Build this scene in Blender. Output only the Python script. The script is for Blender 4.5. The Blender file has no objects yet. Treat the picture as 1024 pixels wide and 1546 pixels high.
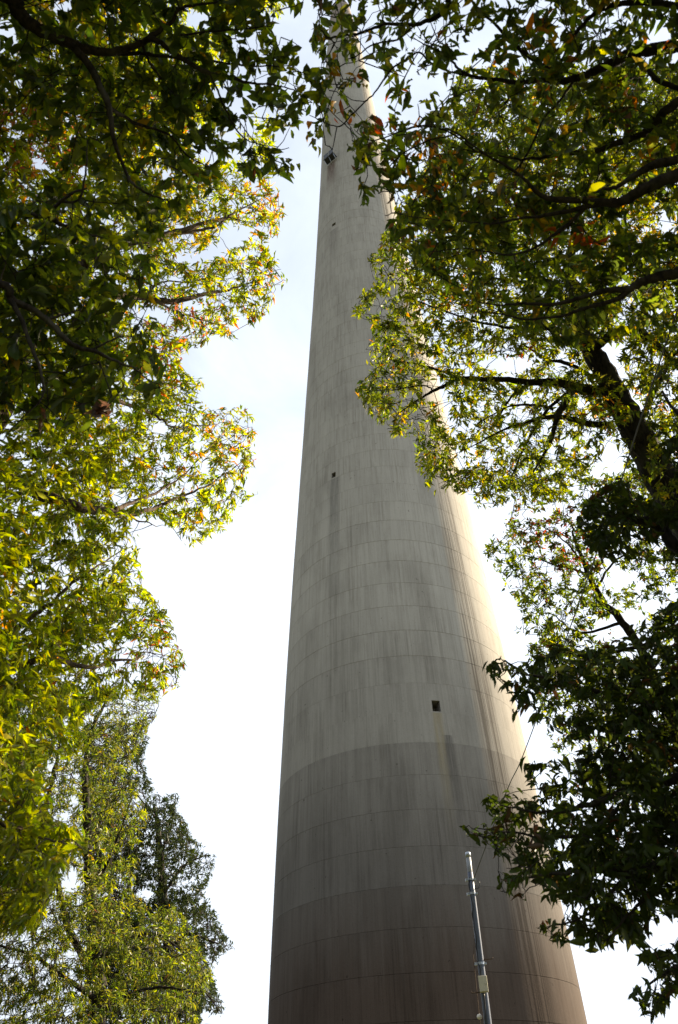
import bpy, math, random
import numpy as np
from mathutils import Matrix, Vector, noise as mnoise

rng = np.random.default_rng(7)
random.seed(7)
scene = bpy.context.scene
COL = scene.collection

# ------------------------------------------------------------------ camera
F_PX, PITCH, ROLL = 1157.0, 0.7146, 0.0341
EYE = np.array([0.0, 0.0, 1.6])
cp, sp = math.cos(PITCH), math.sin(PITCH)
cr, sr = math.cos(ROLL), math.sin(ROLL)
FWD = np.array([0, cp, sp]); UP0 = np.array([0, -sp, cp]); RT0 = np.array([1.0, 0, 0])
RT = cr * RT0 - sr * UP0
UP = sr * RT0 + cr * UP0
camd = bpy.data.cameras.new("camera")
camd.sensor_fit = 'VERTICAL'; camd.sensor_height = 36.0; camd.sensor_width = 24.0
camd.lens = F_PX / 1546.0 * 36.0
camd.clip_start = 0.05; camd.clip_end = 20000
camd.dof.use_dof = True; camd.dof.focus_distance = 18.0; camd.dof.aperture_fstop = 2.6
cam = bpy.data.objects.new("camera", camd); COL.objects.link(cam)
M = Matrix.Identity(4)
for i in range(3):
    M[i][0], M[i][1], M[i][2], M[i][3] = RT[i], UP[i], -FWD[i], EYE[i]
cam.matrix_world = M
scene.camera = cam

# ------------------------------------------------------------------ light
SUN_AZ, SUN_EL = math.radians(60), math.radians(30)      # azimuth measured from +Y towards +X
SUN_STRENGTH, SKY_STRENGTH, EXPOSURE = 5.0, 0.052, 1.75
world = bpy.data.worlds.new("World"); scene.world = world; world.use_nodes = True
wn, wl = world.node_tree.nodes, world.node_tree.links
wn.clear()
wout = wn.new("ShaderNodeOutputWorld"); bg = wn.new("ShaderNodeBackground")
sky = wn.new("ShaderNodeTexSky"); sky.sky_type = 'NISHITA'; sky.sun_disc = False
sky.sun_elevation = SUN_EL; sky.sun_rotation = SUN_AZ
sky.air_density = 1.1; sky.dust_density = 1.2; sky.ozone_density = 1.0
bg.inputs['Strength'].default_value = SKY_STRENGTH
tc = wn.new("ShaderNodeTexCoord"); sep = wn.new("ShaderNodeSeparateXYZ")
wl.new(tc.outputs['Generated'], sep.inputs[0])


def wmath(op, a, b=None):
    n = wn.new("ShaderNodeMath"); n.operation = op
    for i, v in enumerate((a, b)):
        if v is None: continue
        if isinstance(v, (int, float)): n.inputs[i].default_value = v
        else: wl.new(v, n.inputs[i])
    return n.outputs[0]


zz = wmath('ADD', wmath('MAXIMUM', sep.outputs[2], 0.0), 0.12)
cx_, cy_ = wmath('DIVIDE', sep.outputs[0], zz), wmath('DIVIDE', sep.outputs[1], zz)
comb = wn.new("ShaderNodeCombineXYZ"); wl.new(cx_, comb.inputs[0]); wl.new(cy_, comb.inputs[1])
cn = wn.new("ShaderNodeTexNoise"); cn.inputs['Scale'].default_value = 3.1
cn.inputs['Detail'].default_value = 9; cn.inputs['Roughness'].default_value = 0.6
cn.inputs['Distortion'].default_value = 0.5
wl.new(comb.outputs[0], cn.inputs['Vector'])
cramp = wn.new("ShaderNodeValToRGB")
cramp.color_ramp.elements[0].position = 0.38; cramp.color_ramp.elements[0].color = (0.54, 0.54, 0.54, 1)
cramp.color_ramp.elements[1].position = 0.74; cramp.color_ramp.elements[1].color = (0.85, 0.85, 0.85, 1)
wl.new(cn.outputs['Fac'], cramp.inputs['Fac'])
# thin cloud veil thickens towards the horizon
veil = wn.new("ShaderNodeMapRange")
veil.inputs['From Min'].default_value = 0.86; veil.inputs['From Max'].default_value = 0.25
veil.inputs['To Min'].default_value = 0.0; veil.inputs['To Max'].default_value = 0.70
wl.new(sep.outputs[2], veil.inputs['Value'])
cfac = wmath('MINIMUM', wmath('ADD', cramp.outputs['Color'], veil.outputs[0]), 0.95)
wmix = wn.new("ShaderNodeMix"); wmix.data_type = 'RGBA'
wl.new(cfac, wmix.inputs['Factor']); wl.new(sky.outputs['Color'], wmix.inputs['A'])
# thin cloud scatters forward: brighter on the sun's side of the sky
dotn = wn.new("ShaderNodeVectorMath"); dotn.operation = 'DOT_PRODUCT'
wl.new(tc.outputs['Generated'], dotn.inputs[0])
dotn.inputs[1].default_value = (math.sin(SUN_AZ) * math.cos(SUN_EL), math.cos(SUN_AZ) * math.cos(SUN_EL), math.sin(SUN_EL))
glow = wn.new("ShaderNodeMapRange"); glow.interpolation_type = 'SMOOTHSTEP'
glow.inputs['From Min'].default_value = -0.7; glow.inputs['From Max'].default_value = 1.0
glow.inputs['To Min'].default_value = 3.4; glow.inputs['To Max'].default_value = 8.1
wl.new(dotn.outputs['Value'], glow.inputs['Value'])
vcol = wn.new("ShaderNodeVectorMath"); vcol.operation = 'SCALE'; vcol.inputs[0].default_value = (0.91, 0.985, 1.10)
wl.new(glow.outputs['Result'], vcol.inputs['Scale']); wl.new(vcol.outputs[0], wmix.inputs['B'])
wl.new(wmix.outputs['Result'], bg.inputs['Color'])
wl.new(bg.outputs[0], wout.inputs['Surface'])

sund = bpy.data.lights.new("sun", 'SUN'); sund.energy = SUN_STRENGTH; sund.angle = math.radians(0.5)
sund.color = (1.0, 0.82, 0.58)
sun = bpy.data.objects.new("sun", sund); COL.objects.link(sun)
SUN_DIR = Vector((math.sin(SUN_AZ) * math.cos(SUN_EL), math.cos(SUN_AZ) * math.cos(SUN_EL), math.sin(SUN_EL)))
sun.rotation_euler = SUN_DIR.to_track_quat('Z', 'Y').to_euler()
sun.location = (60, 40, 60)

vs = scene.view_settings
vs.view_transform = 'Standard'; vs.look = 'None'; vs.exposure = EXPOSURE; vs.gamma = 1.0; vs.use_curve_mapping = False
cy = scene.cycles
cy.max_bounces = 6; cy.diffuse_bounces = 4; cy.glossy_bounces = 2; cy.transmission_bounces = 4
cy.sample_clamp_indirect = 8.0


# ------------------------------------------------------------------ helpers
def W(px, py, d):
    """the point at distance d along the sight line of photograph pixel (px, py)"""
    v = FWD * F_PX + RT * (px - 512.0) + UP * (773.0 - py)
    return EYE + v / np.linalg.norm(v) * d


def to_px(P):
    q = np.asarray(P) - EYE
    z = q @ FWD
    zs = np.where(z > 0.05, z, 0.05)
    return 512 + F_PX * (q @ RT) / zs, 773 - F_PX * (q @ UP) / zs, z


def mesh_np(name, verts, faces, mat=None, smooth=True, colors=None):
    """faces: (n,3) or (n,4) int array"""
    verts = np.ascontiguousarray(verts, dtype=np.float32); faces = np.ascontiguousarray(faces, dtype=np.int32)
    k = faces.shape[1]
    me = bpy.data.meshes.new(name)
    me.vertices.add(len(verts)); me.vertices.foreach_set("co", verts.ravel())
    me.loops.add(faces.size); me.loops.foreach_set("vertex_index", faces.ravel())
    me.polygons.add(len(faces))
    me.polygons.foreach_set("loop_start", np.arange(0, faces.size, k, dtype=np.int32))
    me.polygons.foreach_set("loop_total", np.full(len(faces), k, dtype=np.int32))
    me.polygons.foreach_set("use_smooth", np.full(len(faces), smooth, dtype=bool))
    if colors is not None:
        a = me.color_attributes.new("tint", 'FLOAT_COLOR', 'POINT')
        c4 = np.ones((len(verts), 4), dtype=np.float32); c4[:, :3] = colors
        a.data.foreach_set("color", c4.ravel())
    me.update(); me.validate()
    if mat: me.materials.append(mat)
    return me


def link(name, me, parent=None, **props):
    o = bpy.data.objects.new(name, me); COL.objects.link(o)
    if parent: o.parent = parent
    for k, v in props.items(): o[k] = v
    return o


def thing(name, label, cat, loc=(0, 0, 0), group=None):
    o = bpy.data.objects.new(name, None); COL.objects.link(o)
    o.location = loc; o['label'] = label; o['category'] = cat
    o.empty_display_size = 0.3
    if group: o['group'] = group
    return o


def catmull(P, n=6):
    P = np.asarray(P, float)
    if len(P) < 3:
        t = np.linspace(0, 1, n + 1)[:, None]
        return P[0] * (1 - t) + P[-1] * t
    Q = np.vstack([2 * P[0] - P[1], P, 2 * P[-1] - P[-2]])
    out = []
    for i in range(1, len(Q) - 2):
        for t in np.linspace(0, 1, n, endpoint=False):
            a, b, c, d = Q[i - 1], Q[i], Q[i + 1], Q[i + 2]
            out.append(0.5 * (2 * b + (c - a) * t + (2 * a - 5 * b + 4 * c - d) * t * t + (3 * b - a - 3 * c + d) * t ** 3))
    out.append(Q[-2])
    return np.array(out)


def tube(path, rad, sides=8, cap=True, lump=0.0):
    path = np.asarray(path, float); n = len(path)
    rad = np.broadcast_to(np.asarray(rad, float), (n,))
    T = np.gradient(path, axis=0); T /= np.linalg.norm(T, axis=1)[:, None] + 1e-12
    ref = np.array([0, 0, 1.0]) if abs(T[0, 2]) < 0.9 else np.array([1.0, 0, 0])
    u = np.cross(T[0], ref); u /= np.linalg.norm(u)
    ang = np.linspace(0, 2 * np.pi, sides, endpoint=False)
    V = []
    for i in range(n):
        u = u - T[i] * (u @ T[i]); u /= np.linalg.norm(u) + 1e-12
        w = np.cross(T[i], u)
        r = rad[i] * (1 + lump * rng.normal(0, 1, sides)) if lump else np.full(sides, rad[i])
        V.append(path[i] + (np.cos(ang) * r)[:, None] * u + (np.sin(ang) * r)[:, None] * w)
    V = np.vstack(V)
    Fq = []
    for i in range(n - 1):
        for j in range(sides):
            k = (j + 1) % sides
            Fq.append((i * sides + j, i * sides + k, (i + 1) * sides + k, (i + 1) * sides + j))
    if cap:
        for ring, fl in ((0, True), (n - 1, False)):
            c = len(V); V = np.vstack([V, path[ring]])
            for j in range(sides):
                k = (j + 1) % sides
                a, b = ring * sides + j, ring * sides + k
                Fq.append((b, a, c, c) if fl else (a, b, c, c))
    Fq = np.array(Fq, dtype=np.int32)
    return V, Fq


class Join:
    def __init__(s): s.v = []; s.f = []; s.n = 0
    def add(s, v, f):
        s.v.append(np.asarray(v, float)); s.f.append(np.asarray(f) + s.n); s.n += len(v); return s
    def box(s, c, size, R=None):
        q = np.array([[x, y, z] for x in (-.5, .5) for y in (-.5, .5) for z in (-.5, .5)]) * np.array(size)
        if R is not None: q = q @ np.array(R).T
        f = [(0, 1, 3, 2), (4, 6, 7, 5), (0, 4, 5, 1), (2, 3, 7, 6), (0, 2, 6, 4), (1, 5, 7, 3)]
        return s.add(q + np.array(c), f)
    def mesh(s, name, mat, smooth=True):
        v = np.vstack(s.v); f = np.vstack(s.f)
        # caps use degenerate quads: write them as tris
        me = bpy.data.meshes.new(name)
        me.from_pydata(v.tolist(), [], [tuple(dict.fromkeys(map(int, q))) for q in f])
        me.polygons.foreach_set("use_smooth", np.full(len(me.polygons), smooth, dtype=bool))
        me.update()
        if mat: me.materials.append(mat)
        return me


def tmesh(name, path, rad, mat, sides=8, lump=0.0):
    v, f = tube(path, rad, sides, True, lump)
    return Join().add(v, f).mesh(name, mat)


# ------------------------------------------------------------------ materials
class NT:
    def __init__(s, name):
        s.m = bpy.data.materials.new(name); s.m.use_nodes = True
        s.n, s.l = s.m.node_tree.nodes, s.m.node_tree.links
        s.n.clear()
        s.out = s.n.new("ShaderNodeOutputMaterial")
    def node(s, t, **kw):
        n = s.n.new("ShaderNode" + t)
        for k, v in kw.items():
            if hasattr(n, k) and k not in ('Scale',): setattr(n, k, v)
        return n
    def put(s, sock, v):
        if isinstance(v, bpy.types.NodeSocket): s.l.new(v, sock)
        elif isinstance(v, tuple) and len(v) == 3 and sock.type == 'RGBA': sock.default_value = (*v, 1)
        else: sock.default_value = v
    def math(s, op, a, b=0.0, c=None, clamp=False):
        n = s.node("Math", operation=op, use_clamp=clamp)
        s.put(n.inputs[0], a); s.put(n.inputs[1], b)
        if c is not None: s.put(n.inputs[2], c)
        return n.outputs[0]
    def mix(s, f, a, b, blend='MIX'):
        n = s.node("Mix", data_type='RGBA', blend_type=blend)
        s.put(n.inputs['Factor'], f); s.put(n.inputs['A'], a); s.put(n.inputs['B'], b)
        return n.outputs['Result']
    def noise(s, vec, scale, detail=4, rough=.55, dist=0.0):
        n = s.node("TexNoise"); s.put(n.inputs['Vector'], vec)
        n.inputs['Scale'].default_value = scale; n.inputs['Detail'].default_value = detail
        n.inputs['Roughness'].default_value = rough; n.inputs['Distortion'].default_value = dist
        return n.outputs['Fac']
    def ramp(s, f, stops, interp='LINEAR'):
        n = s.node("ValToRGB"); cr_ = n.color_ramp; cr_.interpolation = interp
        while len(cr_.elements) < len(stops): cr_.elements.new(0.5)
        for e, (p, c) in zip(cr_.elements, stops):
            e.position = p; e.color = (*c, 1) if isinstance(c, tuple) else (c, c, c, 1)
        s.put(n.inputs['Fac'], f); return n.outputs['Color']
    def maprange(s, v, a, b, c=0.0, d=1.0, smooth=True):
        n = s.node("MapRange", interpolation_type='SMOOTHSTEP' if smooth else 'LINEAR')
        s.put(n.inputs['Value'], v)
        for k, x in zip(('From Min', 'From Max', 'To Min', 'To Max'), (a, b, c, d)): s.put(n.inputs[k], x)
        return n.outputs['Result']
    def comb(s, x, y, z):
        n = s.node("CombineXYZ")
        for i, v in enumerate((x, y, z)): s.put(n.inputs[i], v)
        return n.outputs[0]
    def principled(s, base, rough=.8, metal=0.0, spec=.5, bump=None, bstr=.3, bdist=.01):
        p = s.node("BsdfPrincipled")
        s.put(p.inputs['Base Color'], base); s.put(p.inputs['Roughness'], rough)
        s.put(p.inputs['Metallic'], metal); p.inputs['Specular IOR Level'].default_value = spec
        if bump is not None:
            b = s.node("Bump"); b.inputs['Strength'].default_value = bstr; b.inputs['Distance'].default_value = bdist
            s.put(b.inputs['Height'], bump); s.l.new(b.outputs[0], p.inputs['Normal'])
        s.l.new(p.outputs[0], s.out.inputs['Surface'])
        return s.m


def simple(name, c, rough=.7, metal=0.0, var=.25, scale=14.0, spec=.5):
    t = NT(name); co = t.node("TexCoord").outputs['Object']
    nz = t.noise(co, scale, 5)
    col = t.mix(nz, tuple(x * (1 - var) for x in c), tuple(min(1, x * (1 + var)) for x in c))
    return t.principled(col, rough, metal, spec, nz, .25, .005)


# ------------------------------------------------------------------ ground (out of frame, still there)
t = NT("ground_soil_and_grass")
g = t.node("NewGeometry").outputs['Position']
n1, n2 = t.noise(g, .12, 6), t.noise(g, 9.0, 6, .7)
gc = t.mix(t.maprange(n1, .4, .62), (.055, .075, .02), (.10, .085, .045))
gc = t.mix(t.math('MULTIPLY', n2, .6), gc, (.03, .035, .012))
ground_mat = t.principled(gc, .95, 0, .2, n2, .8, .05)
gx = np.concatenate([[-6000, -1500, -400], np.linspace(-120, 120, 41), [400, 1500, 6000]])
GX, GY = np.meshgrid(gx, gx, indexing='ij')
GZ = np.array([[0.12 * mnoise.noise((x * .06, y * .06, 3.0)) if abs(x) < 100 and abs(y) < 100 else 0.0 for y in gx] for x in gx])
ng = len(gx)
gf = np.array([(i * ng + j, (i + 1) * ng + j, (i + 1) * ng + j + 1, i * ng + j + 1) for i in range(ng - 1) for j in range(ng - 1)])
link("ground", mesh_np("ground", np.c_[GX.ravel(), GY.ravel(), GZ.ravel()], gf, ground_mat), kind='structure')

# ------------------------------------------------------------------ chimney
CX, CY, CH = 4.46, 59.78, 211.6
POLY = [-27.79139572065479, 55.8527451652297, -35.79844466281149, -0.4166286858083102, 10.291949905683529]
LIFT, LIFT0 = 2.286, 7.88 - 3 * 2.286          # pour height, foot of the first full pour


def crad(h): return np.polyval(POLY, np.asarray(h, float) / CH)


def chimney_hit(px, py):
    v = W(px, py, 1.0) - EYE
    lo = None
    for s in np.arange(30, 260, .05):
        p = EYE + v * s
        if math.hypot(p[0] - CX, p[1] - CY) <= crad(p[2]):
            return math.atan2(p[1] - CY, p[0] - CX), float(p[2]), s
    return None


FACE = math.atan2(-CY, -CX)      # azimuth of the side that faces the camera


def concrete():
    t = NT("weathered_board_marked_concrete")
    co = t.node("TexCoord").outputs['Object']
    s = t.node("SeparateXYZ"); t.put(s.inputs[0], co); x, y, z = s.outputs
    ang = t.math('ARCTAN2', y, x)
    a = t.math('SUBTRACT', ang, FACE)                       # angle from the camera side, radians
    arc = t.math('MULTIPLY', ang, 9.0)
    lift = t.math('FLOOR', t.math('DIVIDE', t.math('SUBTRACT', z, LIFT0), LIFT))
    wn_ = t.node("TexWhiteNoise", noise_dimensions='1D'); t.put(wn_.inputs['W'], lift)
    col = t.mix(wn_.outputs['Value'], (.442, .417, .366), (.462, .436, .382))
    lt = t.noise(t.comb(t.math('MULTIPLY', arc, 9.0), t.math('MULTIPLY', lift, 1.3), t.math('MULTIPLY', z, .10)), 1.0, 4, .6)
    col = t.mix(t.math('MULTIPLY', t.maprange(lt, .54, .75), .28), col, (.52, .49, .43))
    # sootier pours low on the shaft, with nearby trees' shade painted in; each change sits on a pour joint
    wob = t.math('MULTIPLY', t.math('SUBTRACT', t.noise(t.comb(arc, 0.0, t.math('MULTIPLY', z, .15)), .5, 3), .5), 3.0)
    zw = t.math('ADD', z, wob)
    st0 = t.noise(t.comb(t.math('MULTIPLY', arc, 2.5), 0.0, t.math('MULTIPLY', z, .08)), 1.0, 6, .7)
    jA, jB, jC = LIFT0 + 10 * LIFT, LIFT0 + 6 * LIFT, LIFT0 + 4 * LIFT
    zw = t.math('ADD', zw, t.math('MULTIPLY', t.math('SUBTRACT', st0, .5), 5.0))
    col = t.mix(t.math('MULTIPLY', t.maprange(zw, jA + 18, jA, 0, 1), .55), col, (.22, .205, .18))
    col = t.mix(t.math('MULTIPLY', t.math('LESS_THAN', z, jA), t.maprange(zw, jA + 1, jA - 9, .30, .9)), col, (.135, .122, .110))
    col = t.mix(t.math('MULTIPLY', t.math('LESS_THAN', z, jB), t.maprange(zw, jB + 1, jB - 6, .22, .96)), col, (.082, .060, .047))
    # a browner, sooty top
    col = t.mix(t.maprange(z, CH - 26, CH - 6, 0, .65), col, (.30, .215, .175))
    # big soft blotches
    bl = t.noise(t.comb(arc, 0.0, t.math('MULTIPLY', z, .35)), .35, 5, .6)
    col = t.mix(t.math('MULTIPLY', t.maprange(bl, .42, .72), .55), col, (.62, .61, .60), 'MULTIPLY')
    # run-off streaks, long and thin
    patch = t.maprange(t.noise(t.comb(t.math('MULTIPLY', arc, .8), 5.0, t.math('MULTIPLY', z, .3)), .6, 4, .6), .38, .66)
    lj = t.math('MULTIPLY', lift, 3.7)
    st = t.noise(t.comb(t.math('MULTIPLY', arc, 4.0), 0.0, t.math('MULTIPLY', z, .06)), 1.0, 6, .7)
    col = t.mix(t.math('MULTIPLY', t.maprange(st, .45, .7), t.math('MULTIPLY', patch, .7)), col, (.58, .56, .54), 'MULTIPLY')
    st2 = t.noise(t.comb(t.math('MULTIPLY', arc, 13.0), lj, t.math('MULTIPLY', z, .35)), 1.0, 4, .6)
    col = t.mix(t.math('MULTIPLY', t.maprange(st2, .48, .7), t.math('MULTIPLY_ADD', patch, .45, .15)), col, (.66, .65, .64), 'MULTIPLY')
    # band of dark wet streaks down the sun-side quarter
    band = t.math('MULTIPLY', t.maprange(a, .58, .66), t.maprange(a, .84, .76))
    sb = t.noise(t.comb(t.math('MULTIPLY', arc, 7.0), 11.0, t.math('MULTIPLY', z, .05)), 1.0, 5, .65)
    col = t.mix(t.math('MULTIPLY', t.math('MULTIPLY', band, t.maprange(sb, .44, .56)), .95), col, (.42, .40, .385), 'MULTIPLY')

    def stain(px, py, py2, width, color, amt, seed, drift=0.0):
        nonlocal col
        hh = chimney_hit(px, py); h2 = chimney_hit(px, py2) or hh
        if hh is None: return
        a0, z0, z1 = hh[0] - FACE, hh[1], h2[1]
        nz = t.noise(t.comb(t.math('MULTIPLY', arc, 5.0), float(seed), t.math('MULTIPLY', z, .5)), 1.0, 5, .7)
        dz = t.math('SUBTRACT', z0, z)
        aa = t.math('ABSOLUTE', t.math('SUBTRACT', a, t.math('ADD', a0, t.math('MULTIPLY', dz, drift))))
        mk = t.math('MULTIPLY', t.maprange(aa, width, width * .35), t.maprange(z, z1, z0))
        mk = t.math('MULTIPLY', mk, t.math('LESS_THAN', z, z0))
        mk = t.math('MULTIPLY', mk, t.maprange(nz, .28, .62, .35, 1.0))
        col = t.mix(t.math('MULTIPLY', mk, amt, clamp=True), col, color)
    stain(660, 1076, 1290, .05, (.28, .225, .115), .6, 2)
    stain(676, 1110, 1330, .05, (.10, .092, .084), .65, 5)
    stain(505, 722, 1010, .085, (.20, .19, .17), .75, 3)
    stain(504, 346, 420, .16, (.22, .20, .18), .6, 4)
    stain(500, 246, 300, .22, (.13, .08, .065), .95, 6)
    stain(545, 40, 140, .3, (.2, .15, .12), .6, 8)
    # formwork lines and pores
    fl = t.noise(t.comb(t.math('MULTIPLY', arc, 4.2), t.math('MULTIPLY', lift, 2.3), t.math('MULTIPLY', z, .04)), 1.0, 3, .75)
    col = t.mix(t.math('MULTIPLY', t.maprange(fl, .42, .66), .42), col, (.70, .69, .68), 'MULTIPLY')
    # formwork panel seams: a few upright joints on every pour, shifted from pour to pour
    wn2 = t.node("TexWhiteNoise", noise_dimensions='1D'); t.put(wn2.inputs['W'], t.math('ADD', lift, 40.5))
    seam = t.math('FRACT', t.math('MULTIPLY_ADD', ang, 5.0, wn2.outputs['Value']))
    seam = t.math('LESS_THAN', t.math('ABSOLUTE', t.math('SUBTRACT', seam, .5)), .011)
    col = t.mix(t.math('MULTIPLY', seam, .08), col, (.45, .43, .41), 'MULTIPLY')
    # grime collecting at each pour joint
    zf = t.math('FRACT', t.math('DIVIDE', t.math('SUBTRACT', z, LIFT0), LIFT))
    jn = t.noise(t.comb(t.math('MULTIPLY', arc, 1.7), t.math('MULTIPLY', lift, 5.1), 0.0), 1.0, 5, .7)
    grime = t.math('MULTIPLY', t.maprange(zf, .72, 1.0), t.maprange(jn, .45, .7))
    col = t.mix(t.math('MULTIPLY', grime, .30), col, (.60, .58, .56), 'MULTIPLY')
    fine = t.noise(co, 9.0, 6, .75)
    col = t.mix(t.math('MULTIPLY', t.maprange(fine, .45, .8), .5), col, (.66, .65, .63), 'MULTIPLY')
    pore = t.noise(co, 3.2, 2, .5)
    col = t.mix(t.math('MULTIPLY', t.maprange(pore, .73, .76), .6), col, (.3, .28, .26), 'MULTIPLY')
    h = t.math('ADD', t.math('MULTIPLY', fl, .6), fine)
    return t.principled(col, .95, 0, .12, h, .5, .03)


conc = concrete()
conc_dark = simple("dark_concrete_reveal", (.2, .185, .165), .9)
steel = simple("galvanised_steel", (.42, .45, .49), .38, .85, .12, 30)
pole_steel = simple("dull_galvanised_pole", (.10, .115, .15), .5, .45, .2, 22)
dark_steel = simple("dark_painted_steel", (.03, .032, .04), .5, .2)

chimney = thing("chimney", "tall tapering concrete smokestack with ring joints rising behind the trees", "smokestack", (CX, CY, 0))
NSEG = 128
OPEN = []
for px, py, w, hgt in ((660, 1076, .60, .86), (504, 721, .46, .66), (504, 345, .62, .70), (456, 552, .5, .7)):
    hh = chimney_hit(px, py)
    if hh:
        zb0 = hh[1]; fr = (zb0 - LIFT0) / LIFT
        if fr - math.floor(fr) > .62: zb0 = LIFT0 + math.ceil(fr) * LIFT + .06     # stands on the pour joint
        OPEN.append((hh[0], zb0, w, hgt))


def chimney_lift(z0, z1, idx):
    groove = .015
    zs = [z0 + .013, z1 - .013]
    off = [0, 0]
    A = list(np.linspace(FACE - math.pi, FACE + math.pi, NSEG, endpoint=False))
    cuts = []
    for a0, zb, w, hgt in OPEN:
        if z0 < zb + .02 and zb + .02 < z1:
            zb = max(zb, z0 + .05)
            zt = min(zb + hgt, z1 - .06)
            r = float(crad(zb)); da = w / 2 / r
            A = [v for v in A if not (a0 - da - .004 < v < a0 + da + .004)] + [a0 - da, a0 + da]
            zs += [zb, zt]; off += [0, 0]; cuts.append((a0, da, zb, zt))
    A = np.array(sorted(A)); o = np.argsort(zs); zs = np.array(zs)[o]; off = np.array(off)[o]
    jig = .008 * math.sin(idx * 12.9898) + .004 * math.sin(idx * 5.1)
    n = len(A); V = []
    for zv, of in zip(zs, off):
        r = float(crad(zv)) + of + jig
        V.append(np.c_[np.cos(A) * r, np.sin(A) * r, np.full(n, zv)])
    V = np.vstack(V); Fq = []
    for i in range(len(zs) - 1):
        for j in range(n):
            k = (j + 1) % n
            am = (A[j] + A[k]) / 2; zm = (zs[i] + zs[i + 1]) / 2
            if k and any(a0 - da < am < a0 + da and zb < zm < zt for a0, da, zb, zt in cuts): continue
            Fq.append((i * n + j, i * n + k, (i + 1) * n + k, (i + 1) * n + j))
    for zf, zb_ in ((z0 + .013, z0 + .001), (z1 - .013, z1 - .001)):      # bevelled joint, own vertices so the edge stays crisp
        b0 = len(V); r1 = float(crad(zf)) + jig; r2 = float(crad(zb_)) - groove
        V = np.vstack([V, np.c_[np.cos(A) * r1, np.sin(A) * r1, np.full(n, zf)], np.c_[np.cos(A) * r2, np.sin(A) * r2, np.full(n, zb_)]])
        for j in range(n):
            k = (j + 1) % n
            Fq.append((b0 + n + j, b0 + n + k, b0 + k, b0 + j) if zb_ < zf else (b0 + j, b0 + k, b0 + n + k, b0 + n + j))
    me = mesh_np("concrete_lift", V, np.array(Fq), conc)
    link("concrete_lift", me, chimney)
    for a0, da, zb, zt in cuts:                     # the recess behind the hole
        P = []
        for dep in (0.0, 1.1):
            for aa, zv in ((a0 - da, zb), (a0 + da, zb), (a0 + da, zt), (a0 - da, zt)):
                r = float(crad(zv)) + jig - dep
                P.append((math.cos(aa) * r, math.sin(aa) * r, zv))
        fq = [(0, 1, 5, 4), (1, 2, 6, 5), (2, 3, 7, 6), (3, 0, 4, 7), (4, 5, 6, 7)]
        me = mesh_np("vent_opening", np.array(P), np.array(fq), conc_dark, smooth=False)
        link("vent_opening", me, chimney)


edges = [-.3, LIFT0] if LIFT0 > .4 else [-.3]
zc = LIFT0
while zc + LIFT < CH - .8:
    zc += LIFT; edges.append(zc)
edges.append(CH)
for i in range(len(edges) - 1): chimney_lift(edges[i], edges[i + 1], i)
# rim: cap ring, thin bands, inside of the flue
ringa = np.linspace(0, 2 * math.pi, 96, endpoint=False)


def ring_lathe(name, prof, mat, closed=True):
    V = np.vstack([np.c_[np.cos(ringa) * r, np.sin(ringa) * r, np.full(96, z)] for r, z in prof])
    m_ = len(prof); Fq = []
    for i in range(m_ if closed else m_ - 1):
        i2 = (i + 1) % m_
        for j in range(96):
            k = (j + 1) % 96
            Fq.append((i * 96 + j, i * 96 + k, i2 * 96 + k, i2 * 96 + j))
    return link(name, mesh_np(name, V, np.array(Fq), mat, smooth=False), chimney)


rt_ = float(crad(CH))
ring_lathe("cap_ring", [(rt_ + .10, CH - .35), (rt_ + .10, CH + .12), (rt_ - .35, CH + .12), (rt_ - .35, CH - .35)], conc)
for dz in (2.2, 7.5):
    rb = float(crad(CH - dz))
    ring_lathe("rim_band", [(rb + .02, CH - dz - .16), (rb + .06, CH - dz - .14), (rb + .06, CH - dz + .14), (rb + .02, CH - dz + .16)],
               simple("pale_rim_band", (.5, .46, .4), .85))
ring_lathe("flue_lining", [(rt_ - .36, CH + .1), (rt_ - .5, CH - 30)], dark_steel, closed=False)
rail = Join()
rp = np.c_[np.cos(np.append(ringa, ringa[0])) * (rt_ + .28), np.sin(np.append(ringa, ringa[0])) * (rt_ + .28), np.full(97, CH + 1.1)]
rail.add(*tube(rp, .03, 6, False))
for k in range(12):
    a_ = k * math.pi / 6
    p_ = np.array([math.cos(a_), math.sin(a_), 0])
    rail.add(*tube([p_ * (rt_ + .05) + [0, 0, CH], p_ * (rt_ + .28) + [0, 0, CH + .35], p_ * (rt_ + .28) + [0, 0, CH + 1.1]], .025, 5))
link("top_rail", rail.mesh("top_rail", steel), chimney)
# small dark service platform high on the shaft
hh = chimney_hit(502, 243)
if hh:
    a_, zp = hh[0], hh[1]; rr = float(crad(zp))
    n_ = np.array([math.cos(a_), math.sin(a_), 0]); s_ = np.array([-n_[1], n_[0], 0])
    R = np.c_[s_, n_, [0, 0, 1]]
    base = n_ * rr + np.array([0, 0, zp])
    pf = bpy.data.objects.new("service_platform", None); COL.objects.link(pf); pf.parent = chimney
    link("deck", Join().box(base + n_ * .55, (2.0, 1.0, .08), R).mesh("deck", dark_steel, False), pf)
    for sx in (-.5, .5):
        link("side_panel", Join().box(base + n_ * .98 + s_ * sx + np.array([0, 0, .72]), (.86, .07, 1.35), R).mesh("side_panel", dark_steel, False), pf)
    for sx in (-.9, 0.0, .9):
        link("bracket", tmesh("bracket", [base + s_ * sx + np.array([0, 0, -1.1]), base + n_ * .95 + s_ * sx + np.array([0, 0, -.05])], .045, steel, 6), pf)
    link("hand_rail", tmesh("hand_rail", [base + s_ * 1.0 + np.array([0, 0, 1.9]), base + n_ * 1.02 + s_ * 1.0 + np.array([0, 0, 1.5]),
                                          base + n_ * 1.02 - s_ * 1.0 + np.array([0, 0, 1.5]), base - s_ * 1.0 + np.array([0, 0, 1.9])], .03, steel, 6), pf)

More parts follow.
